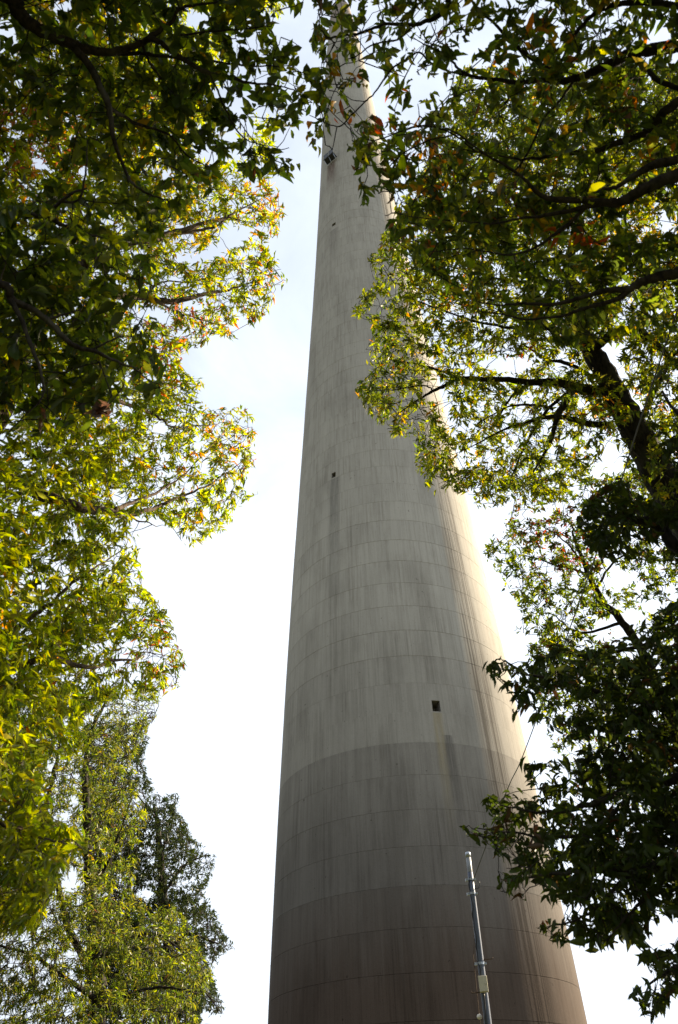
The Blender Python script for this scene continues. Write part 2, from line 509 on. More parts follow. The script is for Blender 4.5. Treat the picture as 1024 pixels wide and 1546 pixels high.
# ------------------------------------------------------------------ steel pole in front of the chimney
PD = 17.0
ptop = W(706.5, 1289, PD)
vdir = W(735, 1530, 1.0) - EYE
s_ = math.hypot(ptop[0], ptop[1]) / math.hypot(vdir[0], vdir[1])
plow = EYE + vdir * s_
lean = (plow[:2] - ptop[:2]) / (plow[2] - ptop[2])
pbase = np.array([*(ptop[:2] + lean * (0 - ptop[2])), 0.0])
pole = thing("utility_pole", "slim galvanised steel pole with a beige junction box in front of the concrete smokestack", "pole", tuple(pbase))
PT = ptop - pbase


def on_pole(h): return PT * (h / PT[2])


def prad(h): return .096 - .047 * max(h / PT[2], 0.0) ** .9


Hp = PT[2]
toCam = np.array([-pbase[0], -pbase[1], 0]); toCam /= np.linalg.norm(toCam)
side = np.array([toCam[1], -toCam[0], 0])      # picture left when seen from the camera
if side @ RT > 0: side = -side
hs = np.linspace(-.2, Hp - .35, 16)
link("shaft", tmesh("shaft", [on_pole(h) for h in hs], [prad(h) for h in hs], pole_steel, 16), pole)
link("shaft_top", tmesh("shaft_top", [on_pole(Hp - .37), on_pole(Hp - .34), on_pole(Hp)], [.046, .049, .049], simple("worn_grey_tube", (.26, .27, .28), .55, .4), 16), pole)
link("top_cap", tmesh("top_cap", [on_pole(Hp - .07), on_pole(Hp + .01), on_pole(Hp + .03)], [.054, .054, .04], steel, 16), pole)
hb = None
for fr in (.885, .925, .70, .545, .405):
    h = Hp * fr
    j = Join().add(*tube([on_pole(h - .02), on_pole(h + .02)], prad(h) + .012, 14))
    j.box(on_pole(h) + side * (prad(h) + .03), (.05, .05, .045)); j.box(on_pole(h) - side * (prad(h) + .025), (.035, .04, .035))
    link("clamp_band", j.mesh("clamp_band", steel, False), pole)
link("guy_hook", Join().add(*tube(catmull([on_pole(Hp * .9) - side * .05, on_pole(Hp * .9) - side * .13, on_pole(Hp * .915) - side * .16, on_pole(Hp * .92) - side * .12], 4), .008, 6)).mesh("guy_hook", dark_steel), pole)
rust = simple("rusty_step_iron", (.10, .065, .045), .8, .3)
for k, (fr, sg) in enumerate(((.71, -1), (.63, 1), (.545, -1), (.44, 1), (.335, -1), (.24, 1), (.15, -1))):
    h = Hp * fr
    p0 = on_pole(h) - (-sg) * side * prad(h) * .8 * -1 if False else on_pole(h) + sg * side * prad(h) * .8
    link("climbing_step", tmesh("climbing_step", [p0, p0 + sg * side * .17, p0 + sg * side * .18 + np.array([0, 0, .025])], .009, rust, 6), pole)
black = simple("black_cable_sheath", (.012, .012, .014), .5)


def at_py(py):
    """height on the pole that sits at photograph row py"""
    for h in np.arange(Hp, 0, -.01):
        if to_px((pbase + on_pole(h))[None])[1][0] > py: return h
    return .5


hbx = at_py(1487)
cab = []
for k, h in enumerate(np.linspace(Hp * .93, hbx + .1, 14)):
    cab.append(on_pole(h) + side * (prad(h) + .004 + .012 * math.sin(k * 1.7)) * (.75 if k % 4 else .3) + toCam * (prad(h) * (.75 if k % 4 else 1.0)))
link("cable", tmesh("cable", catmull(cab, 5), .011, black, 6), pole)
boxm = simple("cream_plastic_box", (.50, .47, .36), .55, 0, .12)
bj = Join(); R = np.c_[side, toCam, [0, 0, 1]]
bj.box(on_pole(hbx) + toCam * (prad(hbx) + .05), (.155, .10, .25), R)
jb = link("junction_box", bj.mesh("junction_box", boxm, False), pole)
bev = jb.modifiers.new("bev", 'BEVEL'); bev.width = .008; bev.segments = 2
link("lid", Join().box(on_pole(hbx) + toCam * (prad(hbx) + .106), (.145, .012, .235), R).box(on_pole(hbx) + toCam * (prad(hbx) + .116) - side * .045, (.018, .012, .02), R).mesh("lid", boxm, False), jb)
cb2 = []
for k, h in enumerate(np.linspace(hbx - .12, .05, 12)):
    cb2.append(on_pole(h) + side * (.075 if k in (2, 3) else .01 + .02 * math.sin(k)) + toCam * (prad(h) + .012))
link("cable", tmesh("cable", catmull(cb2, 5), .017, black, 7), pole)
hcord, hball = at_py(1462), at_py(1534)
pc = on_pole(hcord) + side * .12
pb_ = W(724, 1535, np.linalg.norm(pbase + on_pole(hball) - EYE)) - pbase
link("pull_cord", tmesh("pull_cord", [on_pole(hcord + .5) + side * prad(hcord), pc + np.array([0, 0, .2]), pb_, pb_ - np.array([0, 0, .3])], .006, rust, 5), pole)
ball = Join().add(*tube([pb_ + np.array([0, 0, z]) for z in np.linspace(-.045, .045, 9)], [max(.004, math.sqrt(max(0, .045 ** 2 - z * z))) for z in np.linspace(-.045, .045, 9)], 12))
link("porcelain_knob", ball.mesh("porcelain_knob", simple("white_porcelain", (.7, .66, .58), .25)), pole)

# ------------------------------------------------------------------ overhead cable, pole top to the tree
cpts = [pbase + on_pole(Hp * .91), W(765, 1195, 15.2), W(790, 1140, 14.2), W(860, 950, 11.5), W(925, 765, 9.6), W(962, 650, 8.6), W(1012, 500, 7.6), W(1090, 280, 7.0)]
wire = link("overhead_cable", tmesh("overhead_cable", catmull(cpts, 8), .009, simple("grey_cable_sheath", (.10, .10, .10), .6), 6))
wire['label'] = "thin grey overhead cable running from the pole top up into the branches"; wire['category'] = "cable"

# ------------------------------------------------------------------ trees: materials
def leaf_material(name, glow, thin, shine=.03):
    t = NT(name)
    at = t.node("Attribute", attribute_name="tint")
    base = at.outputs['Color']
    co = t.node("TexCoord").outputs['Object']
    nz = t.noise(co, 40.0, 3)
    base = t.mix(t.maprange(nz, .35, .75, 0, .35), base, (.05, .045, .012))
    dif = t.node("BsdfDiffuse"); t.put(dif.inputs['Color'], base)
    tr = t.node("BsdfTranslucent")
    hs_ = t.node("HueSaturation"); hs_.inputs['Hue'].default_value = .481
    hs_.inputs['Saturation'].default_value = 1.08; hs_.inputs['Value'].default_value = glow
    t.put(hs_.inputs['Color'], base); t.put(tr.inputs['Color'], hs_.outputs['Color'])
    m1 = t.node("MixShader"); m1.inputs[0].default_value = thin
    t.l.new(dif.outputs[0], m1.inputs[1]); t.l.new(tr.outputs[0], m1.inputs[2])
    gl = t.node("BsdfGlossy"); gl.inputs['Roughness'].default_value = .38
    m2 = t.node("MixShader"); m2.inputs[0].default_value = shine
    t.l.new(m1.outputs[0], m2.inputs[1]); t.l.new(gl.outputs[0], m2.inputs[2])
    t.l.new(m2.outputs[0], t.out.inputs['Surface'])
    return t.m


def bark_material(name, c1, c2):
    t = NT(name); co = t.node("TexCoord").outputs['Object']
    mp = t.node("Mapping"); mp.inputs['Scale'].default_value = (1, 1, .22); t.put(mp.inputs['Vector'], co)
    n1 = t.noise(mp.outputs[0], 26, 6, .65); n2 = t.noise(co, 3.0, 4)
    col = t.mix(t.maprange(n1, .35, .65), c1, c2)
    col = t.mix(t.maprange(n2, .5, .7, 0, .4), col, (.10, .10, .075))
    return t.principled(col, .93, 0, .2, n1, .9, .02)


leaf_mat = leaf_material("autumn_leaf", 3.0, .50)
thin_leaf = leaf_material("thin_autumn_leaf", 4.3, .56)
shaded_leaf = leaf_material("shade_dimmed_leaf", 1.3, .34, .022)  # dimmer, less translucent copy: shade on the dark trees put into the leaf colour
bark_dark = bark_material("dark_furrowed_bark", (.010, .008, .007), (.036, .029, .023))
bark_brown = bark_material("brown_bark", (.04, .028, .02), (.13, .095, .07))
bark_grey = bark_material("grey_bark", (.05, .045, .04), (.14, .125, .11))

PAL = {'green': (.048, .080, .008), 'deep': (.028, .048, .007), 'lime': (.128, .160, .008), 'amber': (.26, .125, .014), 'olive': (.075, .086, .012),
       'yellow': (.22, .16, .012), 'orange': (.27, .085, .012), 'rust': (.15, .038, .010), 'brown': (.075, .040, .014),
       'pink': (.25, .10, .05), 'blue': (.030, .050, .018)}


# a leaf: folded along the midrib, drooping to a point; (along, across, lift)
LEAF_T = np.array([[0, 0, 0], [.32, .46, .10], [.32, 0, .0], [.32, -.46, .10], [.66, .40, .02], [.66, 0, -.07], [.66, -.40, .02], [1, 0, -.20]])
LEAF_F = np.array([[0, 2, 1], [0, 3, 2], [1, 2, 4], [2, 5, 4], [2, 3, 5], [3, 6, 5], [4, 5, 7], [5, 6, 7]])
SMALL_T = np.array([[0, 0, 0], [.4, .5, .06], [.45, 0, -.02], [.4, -.5, .06], [1, 0, -.14]])
SMALL_F = np.array([[0, 2, 1], [0, 3, 2], [1, 2, 4], [2, 3, 4]])


def norm(v): return v / (np.linalg.norm(v, axis=-1, keepdims=True) + 1e-9)


def inpoly(x, y, poly):
    poly = np.asarray(poly, float); n = len(poly); r = np.zeros(x.shape, bool); j = n - 1
    for i in range(n):
        xi, yi = poly[i]; xj, yj = poly[j]
        c = ((yi > y) != (yj > y)) & (x < (xj - xi) * (y - yi) / (yj - yi + 1e-12) + xi)
        r ^= c; j = i
    return r


def region_mask(x, y, polys, holes):
    m = np.zeros(x.shape, bool)
    for p in polys: m |= inpoly(x, y, p)
    for hx, hy, ra, rb in holes:
        m &= ((x - hx) / ra) ** 2 + ((y - hy) / rb) ** 2 > 1
    return m


FOREST = []


def grow(name, label, trunk, limbs, polys, holes, drange, ncl, per, size, palette, mat,
         small=False, spots=(), shoot=.35, droop=.35, clump=None, sides=10, slim=.40, single=True, twr=.0045, group="trees around the smokestack",
         extra=(), seed=1, lift=.35, bare=0, nj=.6, leafm=None):
    """trunk: [(px,py,d,r)...] from low to high, first joined to the ground; limbs: lists of the same"""
    global rng
    rng = np.random.default_rng(seed)
    tp = [np.array(W(*q[:3])) for q in trunk]; tr_ = [q[3] for q in trunk]
    foot = np.array([tp[0][0] * 1.03, tp[0][1] * 1.03, 0.0])
    root = thing(name, label, "tree", tuple(foot), group)
    mid = (foot + tp[0]) / 2 + np.array([rng.normal(0, .06), rng.normal(0, .06), 0])
    P = catmull([foot - [0, 0, .15], foot + (mid - foot) * .25, mid] + tp, 6)
    n0 = 3; keys = np.concatenate([[tr_[0] * 1.7, tr_[0] * 1.25, tr_[0] * 1.1], tr_])
    Rr = np.interp(np.linspace(0, len(keys) - 1, len(P)), np.arange(len(keys)), keys)
    P[3:] += rng.normal(0, .012, P[3:].shape)
    link("trunk", tmesh("trunk", P - foot, Rr, mat, 14, .05), root)
    nodes = [P[len(P) // 3:]]
    for lb in limbs:
        q = [np.array(W(*v[:3])) for v in lb]
        if lb[0][0] == 'T': pass
        Q = catmull(q, 5); rk = np.interp(np.linspace(0, len(lb) - 1, len(Q)), np.arange(len(lb)), [v[3] for v in lb])
        dd = np.linalg.norm(np.diff(Q, axis=0), axis=1).mean()
        Q[1:-1] += rng.normal(0, min(.018, dd * .06), Q[1:-1].shape)
        link("branch", tmesh("branch", Q - foot, rk, mat, sides, .06), root)
        nodes.append(Q)
    nodes = np.vstack(nodes)
    # ---- leaf cluster centres inside the crown
    allp = np.vstack([np.asarray(p, float) for p in polys])
    x0, y0 = allp.min(0); x1, y1 = allp.max(0)
    cen = []
    tries = 0
    while len(cen) < ncl and tries < 400:
        tries += 1
        x = rng.uniform(x0, x1, 400); y = rng.uniform(y0, y1, 400)
        ok = region_mask(x, y, polys, holes)
        for a, b in zip(x[ok], y[ok]):
            dl, dh = drange(a, b) if callable(drange) else drange
            p = W(a, b, rng.uniform(dl, dh))
            if p[2] < .8: continue
            if clump and mnoise.noise(Vector(p) * clump[0] + Vector((seed * 3.1, 0, 0))) < clump[1] * rng.uniform(.3, 1.6): continue
            cen.append(p)
            if len(cen) >= ncl: break
    for e in extra: cen.append(np.array(e))
    cen = np.array(cen)
    # ---- twigs: every cluster grows from the nearest wood that is already there
    tw = Join(); order = np.argsort([np.min(np.sum((nodes - c) ** 2, 1)) for c in cen])
    buf = np.zeros((len(nodes) + len(cen) * 3 + 10, 3)); buf[:len(nodes)] = nodes; nn = len(nodes)
    shoots = []
    for i in order:
        c = cen[i]; d2 = np.sum((buf[:nn] - c) ** 2, 1); k = int(np.argmin(d2)); a = buf[k]; L = math.sqrt(d2[k])
        if L > 3.2: continue
        dirv = (c - a) / (L + 1e-6)
        m1 = a + dirv * L * .38 + rng.normal(0, .035 * L, 3) + np.array([0, 0, .04 * L])
        m2 = a + dirv * L * .72 + rng.normal(0, .028 * L, 3)
        path = np.array([a, m1, m2, c])
        tw.add(*tube(path, np.linspace(twr * (1 + .9 * L), twr * .7, 4), 3, False))
        buf[nn:nn + 3] = m1, m2, c; nn += 3
        sd = norm(c - m2)
        shoots.append((c, sd))
    # ---- leaves on the shoots
    B, A, Nn, Ls, Cs, Ks = [], [], [], [], [], []
    pn = list(palette); pw = np.array([palette[k] for k in pn], float); pw /= pw.sum(); PC = np.array([PAL[k] for k in pn])
    for c, sd in shoots:
        nl = max(3, int(rng.poisson(per)))
        sdir = norm(sd + rng.normal(0, .45, 3) + np.array([0, 0, lift * .5 - droop * .5]))
        sl = shoot * rng.uniform(.6, 1.3)
        tt = rng.beta(2.2, 1.1, nl)
        tip = c + sdir * sl
        tpx, tpy, tpz = to_px(np.array([tip, (c + tip) / 2]))
        if region_mask(tpx, tpy, polys, holes).all() or not ((tpx > 0) & (tpx < 1024) & (tpy > 0) & (tpy < 1546)).any(): tw.add(*tube([c, (c + tip) / 2 + rng.normal(0, .03 * sl, 3), tip], [twr * .7, twr * .5, twr * .25], 3, False))
        perp = norm(np.cross(sdir, rng.normal(0, 1, 3))); perp2 = np.cross(sdir, perp)
        ph = np.arange(nl) * 2.4 + rng.uniform(0, 6.28) + rng.normal(0, .3, nl)
        rad_ = np.cos(ph)[:, None] * perp + np.sin(ph)[:, None] * perp2
        ax = norm(sdir * rng.uniform(.15, 1.0, nl)[:, None] + rad_ * rng.uniform(.5, 1.0, nl)[:, None] + np.array([0, 0, -droop]) + rng.normal(0, .15, (nl, 3)))
        up = norm(np.array([0, 0, 1.0]) + rng.normal(0, nj, (nl, 3)))
        nm = norm(up - ax * np.sum(up * ax, 1)[:, None])
        bs = c + sdir * (tt * sl)[:, None] + rng.normal(0, .012, (nl, 3))
        ln = rng.uniform(size[0], size[1], nl) * (.5 + .62 * rng.random(nl))
        px, py, _ = to_px(c[None])
        ks = rng.choice(len(pn), nl, p=pw); ks[rng.random(nl) < .45] = rng.choice(len(pn), p=pw)
        cc = PC[ks].copy()
        for sx, sy, sr_, nm_, pr in spots:
            dd = math.hypot(px[0] - sx, py[0] - sy) / sr_
            if dd < 1: cc[rng.random(nl) < pr * (1 - dd * .6)] = PAL[nm_]
        Cs.append(cc * rng.uniform(.75, 1.3, (nl, 1)) * (1 + rng.normal(0, .08, (nl, 3))))
        B.append(bs); A.append(ax); Nn.append(nm); Ls.append(ln)
    B, A, Nn, Ls, Cs = np.vstack(B), np.vstack(A), np.vstack(Nn), np.concatenate(Ls), np.clip(np.vstack(Cs), .004, .6)
    for _ in range(bare):
        k = rng.integers(len(nodes)); a = nodes[k]
        dv = norm(rng.normal(0, 1, 3)); ll = rng.uniform(.3, .8)
        tw.add(*tube(catmull([a, a + dv * ll * .5 + rng.normal(0, .06, 3), a + dv * ll + rng.normal(0, .12, 3)], 3), np.linspace(.006, .002, 7), 3, False))
    # stay inside the crown seen in the photograph
    mx, my, mz = to_px(B + A * Ls[:, None] * .55)
    jx, jy = mx + rng.normal(0, 2.5, len(mx)), my + rng.normal(0, 2.5, len(mx))
    inside = (mx > -20) & (mx < 1044) & (my > -20) & (my < 1566) & (mz > 0)
    keep = ~inside | region_mask(jx, jy, polys, [(a, b, c * .82, d * .82) for a, b, c, d in holes])
    B, A, Nn, Ls, Cs = B[keep], A[keep], Nn[keep], Ls[keep], Cs[keep]
    link("twigs", tw.mesh("twigs", mat) if False else mesh_np("twigs", np.vstack(tw.v) - foot, np.vstack(tw.f), mat), root, kind='stuff')
    FOREST.append(dict(root=root, foot=foot, B=B, A=A, N=Nn, L=Ls, C=Cs, slim=slim, small=small, single=single, seed=seed, mat=leafm or leaf_mat))
    return root


def leaf_frames(T):
    S = np.cross(T['N'], T['A'])
    return S


def finish_forest():
    # which leaves show largest: splat all leaves in a coarse depth buffer first
    gw, gh = 1024 // 5 + 1, 1546 // 5 + 1
    zb = np.full(gw * gh, 1e9)
    for T in FOREST:
        for f in (.3, .6, .9):
            x, y, z = to_px(T['B'] + T['A'] * (T['L'] * f)[:, None])
            ok = (x >= 0) & (x < 1024) & (y >= 0) & (y < 1546) & (z > 0)
            np.minimum.at(zb, (y[ok] // 5).astype(int) * gw + (x[ok] // 5).astype(int), z[ok])
    total = 0
    for T in FOREST:
        r2 = np.random.default_rng(T['seed'] + 50)
        n = len(T['L']); one = np.zeros(n, bool)
        if T['single']:
            vis = np.zeros(n)
            for f in (.3, .6, .9):
                x, y, z = to_px(T['B'] + T['A'] * (T['L'] * f)[:, None])
                ok = (x >= 4) & (x < 1020) & (y >= 4) & (y < 1542) & (z > 0)
                idx = np.where(ok, (np.clip(y, 0, 1545) // 5).astype(int) * gw + (np.clip(x, 0, 1023) // 5).astype(int), 0)
                vis += ok & (z <= zb[idx] + .06)
            xa, ya, za = to_px(T['B']); xb, yb, zb_ = to_px(T['B'] + T['A'] * T['L'][:, None])
            score = np.hypot(xb - xa, yb - ya) * (vis / 3.0) ** 1.5
            top = np.argsort(-score)[:300]; one[top[score[top] > 0]] = True
        # one mesh of 14 shapes/colours for the leaves that are objects of their own
        S = np.cross(T['N'], T['A'])
        Tm, Fm = (SMALL_T, SMALL_F) if T['small'] else (LEAF_T, LEAF_F)
        if one.any():
            nv = 16
            pick = r2.choice(np.where(one)[0], min(nv, one.sum()), replace=False)
            cols = T['C'][pick]
            meshes = []
            for k in range(len(pick)):
                v = Tm.copy(); v[:, 1] *= T['slim'] * r2.uniform(.8, 1.2); v[:, 2] *= r2.uniform(.3, 1.9)
                v[:, 1] += .10 * r2.normal() * v[:, 0] ** 2
                meshes.append(mesh_np("leaf", v, Fm, T['mat'], True, np.tile(cols[k], (len(v), 1))))
            for i in np.where(one)[0]:
                k = int(np.argmin(np.sum((cols - T['C'][i]) ** 2, 1) * r2.uniform(.5, 1.5, len(cols))))
                o = bpy.data.objects.new("leaf", meshes[k]); COL.objects.link(o); o.parent = T['root']
                m = Matrix.Identity(4); b = T['B'][i] - T['foot']; L = float(T['L'][i])
                for r in range(3):
                    m[r][0], m[r][1], m[r][2], m[r][3] = T['A'][i][r] * L, S[i][r] * L, T['N'][i][r] * L, b[r]
                o.matrix_local = m
        rest = ~one
        n = int(rest.sum()); total += n
        if len(T['L']) > 30000: Tm, Fm = SMALL_T, SMALL_F
        v = np.broadcast_to(Tm, (n,) + Tm.shape).copy()
        v[:, :, 1] *= (T['slim'] * r2.uniform(.75, 1.25, n))[:, None]
        v[:, :, 2] *= r2.uniform(.2, 2.2, n)[:, None]
        v[:, :, 1] += (.12 * r2.normal(0, 1, n))[:, None] * Tm[:, 0] ** 2
        v *= T['L'][rest][:, None, None]
        P = (T['B'][rest] - T['foot'])[:, None, :] + v[:, :, :1] * T['A'][rest][:, None, :] + v[:, :, 1:2] * S[rest][:, None, :] + v[:, :, 2:] * T['N'][rest][:, None, :]
        Fa = (Fm[None] + (np.arange(n) * len(Tm))[:, None, None]).reshape(-1, 3)
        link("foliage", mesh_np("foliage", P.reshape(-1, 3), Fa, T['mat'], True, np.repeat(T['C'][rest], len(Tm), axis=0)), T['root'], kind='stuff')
        print(T['root'].name, 'leaves', n, int(one.sum()))
    print('leaves total', total)


# ------------------------------------------------------------------ A: near tree, upper left, large leaves
A_POLY = [[(-260, -260), (455, -260), (457, 22), (438, 45), (424, 58), (446, 66), (461, 70), (459, 92), (484, 124), (481, 152), (467, 166),
           (455, 176), (446, 200), (450, 246), (432, 272), (411, 264), (396, 266), (378, 272), (365, 256), (357, 272), (340, 281), (326, 286),
           (300, 300), (262, 325), (238, 350), (228, 385), (228, 425), (238, 500), (240, 545), (252, 592), (236, 604), (205, 606), (188, 600), (168, 610),
           (145, 640), (100, 648), (60, 655), (0, 668), (-260, 690)]]
A_HOLES = [(15, 52, 22, 16), (92, 10, 20, 12), (290, 30, 24, 20), (352, 205, 22, 16), (330, 140, 14, 12), (394, 178, 18, 13), (120, 172, 8, 10),
           (60, 250, 26, 40), (20, 215, 18, 30), (250, 260, 14, 14), (398, 120, 12, 12), (415, 205, 14, 12), (70, 375, 14, 10), (125, 255, 14, 14), (355, 165, 16, 12), (200, 375, 14, 12)]
A_TRUNK = [(-420, 700, 5.6, .17), (-400, 300, 6.6, .15), (-300, 40, 7.4, .12), (-190, -90, 8.0, .09), (-120, -190, 8.6, .06)]
A_LIMBS = [
    [(-300, 60, 7.3, .085), (-120, -40, 7.1, .066), (15, -5, 6.9, .054), (25, 15, 6.9, .052), (48, 38, 6.85, .047), (76, 53, 6.8, .042), (107, 66, 6.8, .038), (132, 75, 6.8, .033), (165, 79, 6.8, .028), (188, 74, 6.8, .025), (216, 63, 6.8, .023), (236, 50, 6.8, .018), (261, 30, 6.8, .014), (269, 16, 6.8, .012), (291, 8, 6.8, .010), (329, 3, 6.8, .007)],
    [(216, 63, 6.8, .018), (234, 60, 6.75, .019), (261, 79, 6.7, .018), (307, 107, 6.7, .016), (338, 115, 6.7, .013), (384, 126, 6.7, .009), (408, 127, 6.7, .006), (446, 136, 6.7, .004)],
    [(165, 79, 6.8, .018), (220, 83, 6.9, .014), (302, 90, 7.0, .010), (357, 97, 7.0, .008), (422, 101, 7.0, .004)],
    [(107, 66, 6.8, .028), (137, 102, 6.6, .026), (152, 132, 6.5, .024), (165, 163, 6.4, .022), (173, 213, 6.3, .016), (188, 254, 6.3, .012), (200, 277, 6.2, .010), (228, 295, 6.2, .007), (254, 302, 6.2, .005)],
    [(165, 163, 6.4, .014), (203, 185, 6.6, .012), (254, 203, 6.7, .009), (280, 232, 6.7, .007), (310, 250, 6.7, .005)],
    [(216, 70, 6.8, .010), (228, 98, 6.9, .009), (250, 126, 7.0, .007), (264, 146, 7.0, .005)],
    [(316, 110, 6.7, .009), (329, 137, 6.7, .008), (340, 164, 6.7, .007), (362, 202, 6.7, .006), (384, 216, 6.7, .004), (420, 222, 6.7, .003)],
    [(261, 55, 6.8, .009), (300, 50, 6.9, .008), (350, 45, 6.9, .006), (410, 40, 6.9, .004)],
    [(-380, 330, 6.5, .06), (-150, 310, 6.2, .04), (0, 320, 6.0, .023), (33, 324, 6.0, .021), (71, 329, 5.9, .018), (102, 343, 5.9, .013), (132, 354, 5.9, .009), (170, 360, 5.9, .005)],
    [(71, 329, 5.9, .013), (91, 305, 5.8, .011), (109, 292, 5.8, .010), (132, 284, 5.8, .006)],
    [(91, 305, 5.8, .008), (119, 302, 5.8, .008), (129, 262, 5.8, .007), (132, 211, 5.8, .004)],
    [(-390, 500, 6.0, .06), (-150, 430, 5.7, .036), (0, 429, 5.5, .025), (15, 449, 5.5, .024), (38, 462, 5.5, .022), (69, 482, 5.5, .020), (102, 515, 5.4, .018), (122, 525, 5.4, .016), (147, 532, 5.4, .013), (178, 547, 5.4, .009), (203, 556, 5.4, .006), (225, 575, 5.4, .004)],
    [(15, 449, 5.5, .017), (30, 477, 5.4, .016), (48, 525, 5.3, .013), (63, 566, 5.2, .010), (66, 591, 5.2, .008), (58, 609, 5.2, .006)],
    [(137, 529, 5.4, .008), (160, 518, 5.4, .007), (183, 507, 5.4, .005)],
    [(69, 482, 5.5, .010), (96, 475, 5.5, .008), (122, 468, 5.5, .005)],
]
grow("chestnut_tree", "near tree with big dark leaves overhanging from the upper left corner", A_TRUNK, A_LIMBS, A_POLY, A_HOLES,
     lambda x, y: (5.5, 6.6) if y > 300 else (6.65, 8.1), 1350, 12, (.095, .165), {'green': 5, 'deep': 3.5, 'lime': 2.5, 'yellow': .15, 'brown': .05}, bark_dark,
     spots=[(150, 230, 60, 'lime', .8), (370, 150, 60, 'deep', .5), (460, 120, 40, 'lime', .5)], shoot=.24, droop=.5, slim=.42, clump=(1.1, -.30), seed=11)

# ------------------------------------------------------------------ B: sunlit tree on the left
B_POLY = [[(-260, -120), (430, -120), (415, 268), (422, 285), (421, 302), (431, 321), (420, 345), (418, 357), (408, 367), (388, 359), (376, 343), (350, 340), (337, 347),
           (334, 361), (319, 373), (294, 381), (268, 382), (256, 386), (260, 394), (276, 397), (302, 397), (322, 392), (342, 382), (362, 366), (388, 366), (411, 374),
           (414, 394), (430, 407), (427, 432), (411, 442), (412, 465), (395, 482), (378, 490), (372, 476), (363, 482), (368, 500), (359, 515), (337, 508), (320, 507),
           (308, 523), (284, 524), (276, 534), (272, 558), (285, 562), (308, 580), (290, 605), (320, 613), (345, 620), (365, 610), (380, 630), (390, 652), (380, 668), (386, 690), (372, 728),
           (392, 745), (370, 756), (350, 772), (347, 800), (325, 802), (300, 826), (272, 818), (266, 800), (235, 780), (205, 790), (212, 818), (208, 846), (215, 882), (237, 908), (252, 932),
           (262, 955), (272, 975), (279, 1010), (266, 1038), (243, 1042), (220, 1046), (190, 1050), (160, 1060), (130, 1070), (126, 1140), (96, 1145), (70, 1132), (60, 1190), (20, 1200), (0, 1215), (-260, 1260)],
          [(-200, 1190), (0, 1170), (72, 1186), (84, 1212), (70, 1236), (126, 1262), (128, 1286), (88, 1290), (104, 1312), (80, 1345), (56, 1400), (0, 1410), (-200, 1420)]]
B_HOLES = [(240, 478, 16, 13), (292, 462, 26, 6), (345, 350, 10, 6), (250, 690, 12, 9), (205, 800, 8, 14), (215, 600, 6, 6), (76, 762, 8, 5), (60, 250, 16, 14), (128, 260, 10, 12), (5, 420, 8, 10), (40, 1075, 12, 10),
           (262, 640, 8, 5), (85, 902, 9, 6), (105, 175, 9, 9), (225, 470, 14, 10), (8, 60, 24, 30), (95, 10, 24, 14), (250, 265, 10, 10), (300, 30, 24, 20), (345, 160, 50, 40), (390, 100, 60, 90), (330, 225, 50, 25), (25, 130, 14, 24), (70, 370, 10, 9), (203, 385, 10, 8)]
B_TRUNK = [(-165, 950, 8.6, .24), (-100, 800, 9.1, .22), (-45, 690, 9.5, .20), (0, 605, 9.8, .175), (22, 545, 10, .155), (62, 480, 10.2, .13), (104, 438, 10.5, .115), (128, 398, 10.8, .095), (112, 300, 11.3, .07), (84, 215, 11.7, .05), (90, 160, 12, .03), (86, 60, 12.3, .015)]
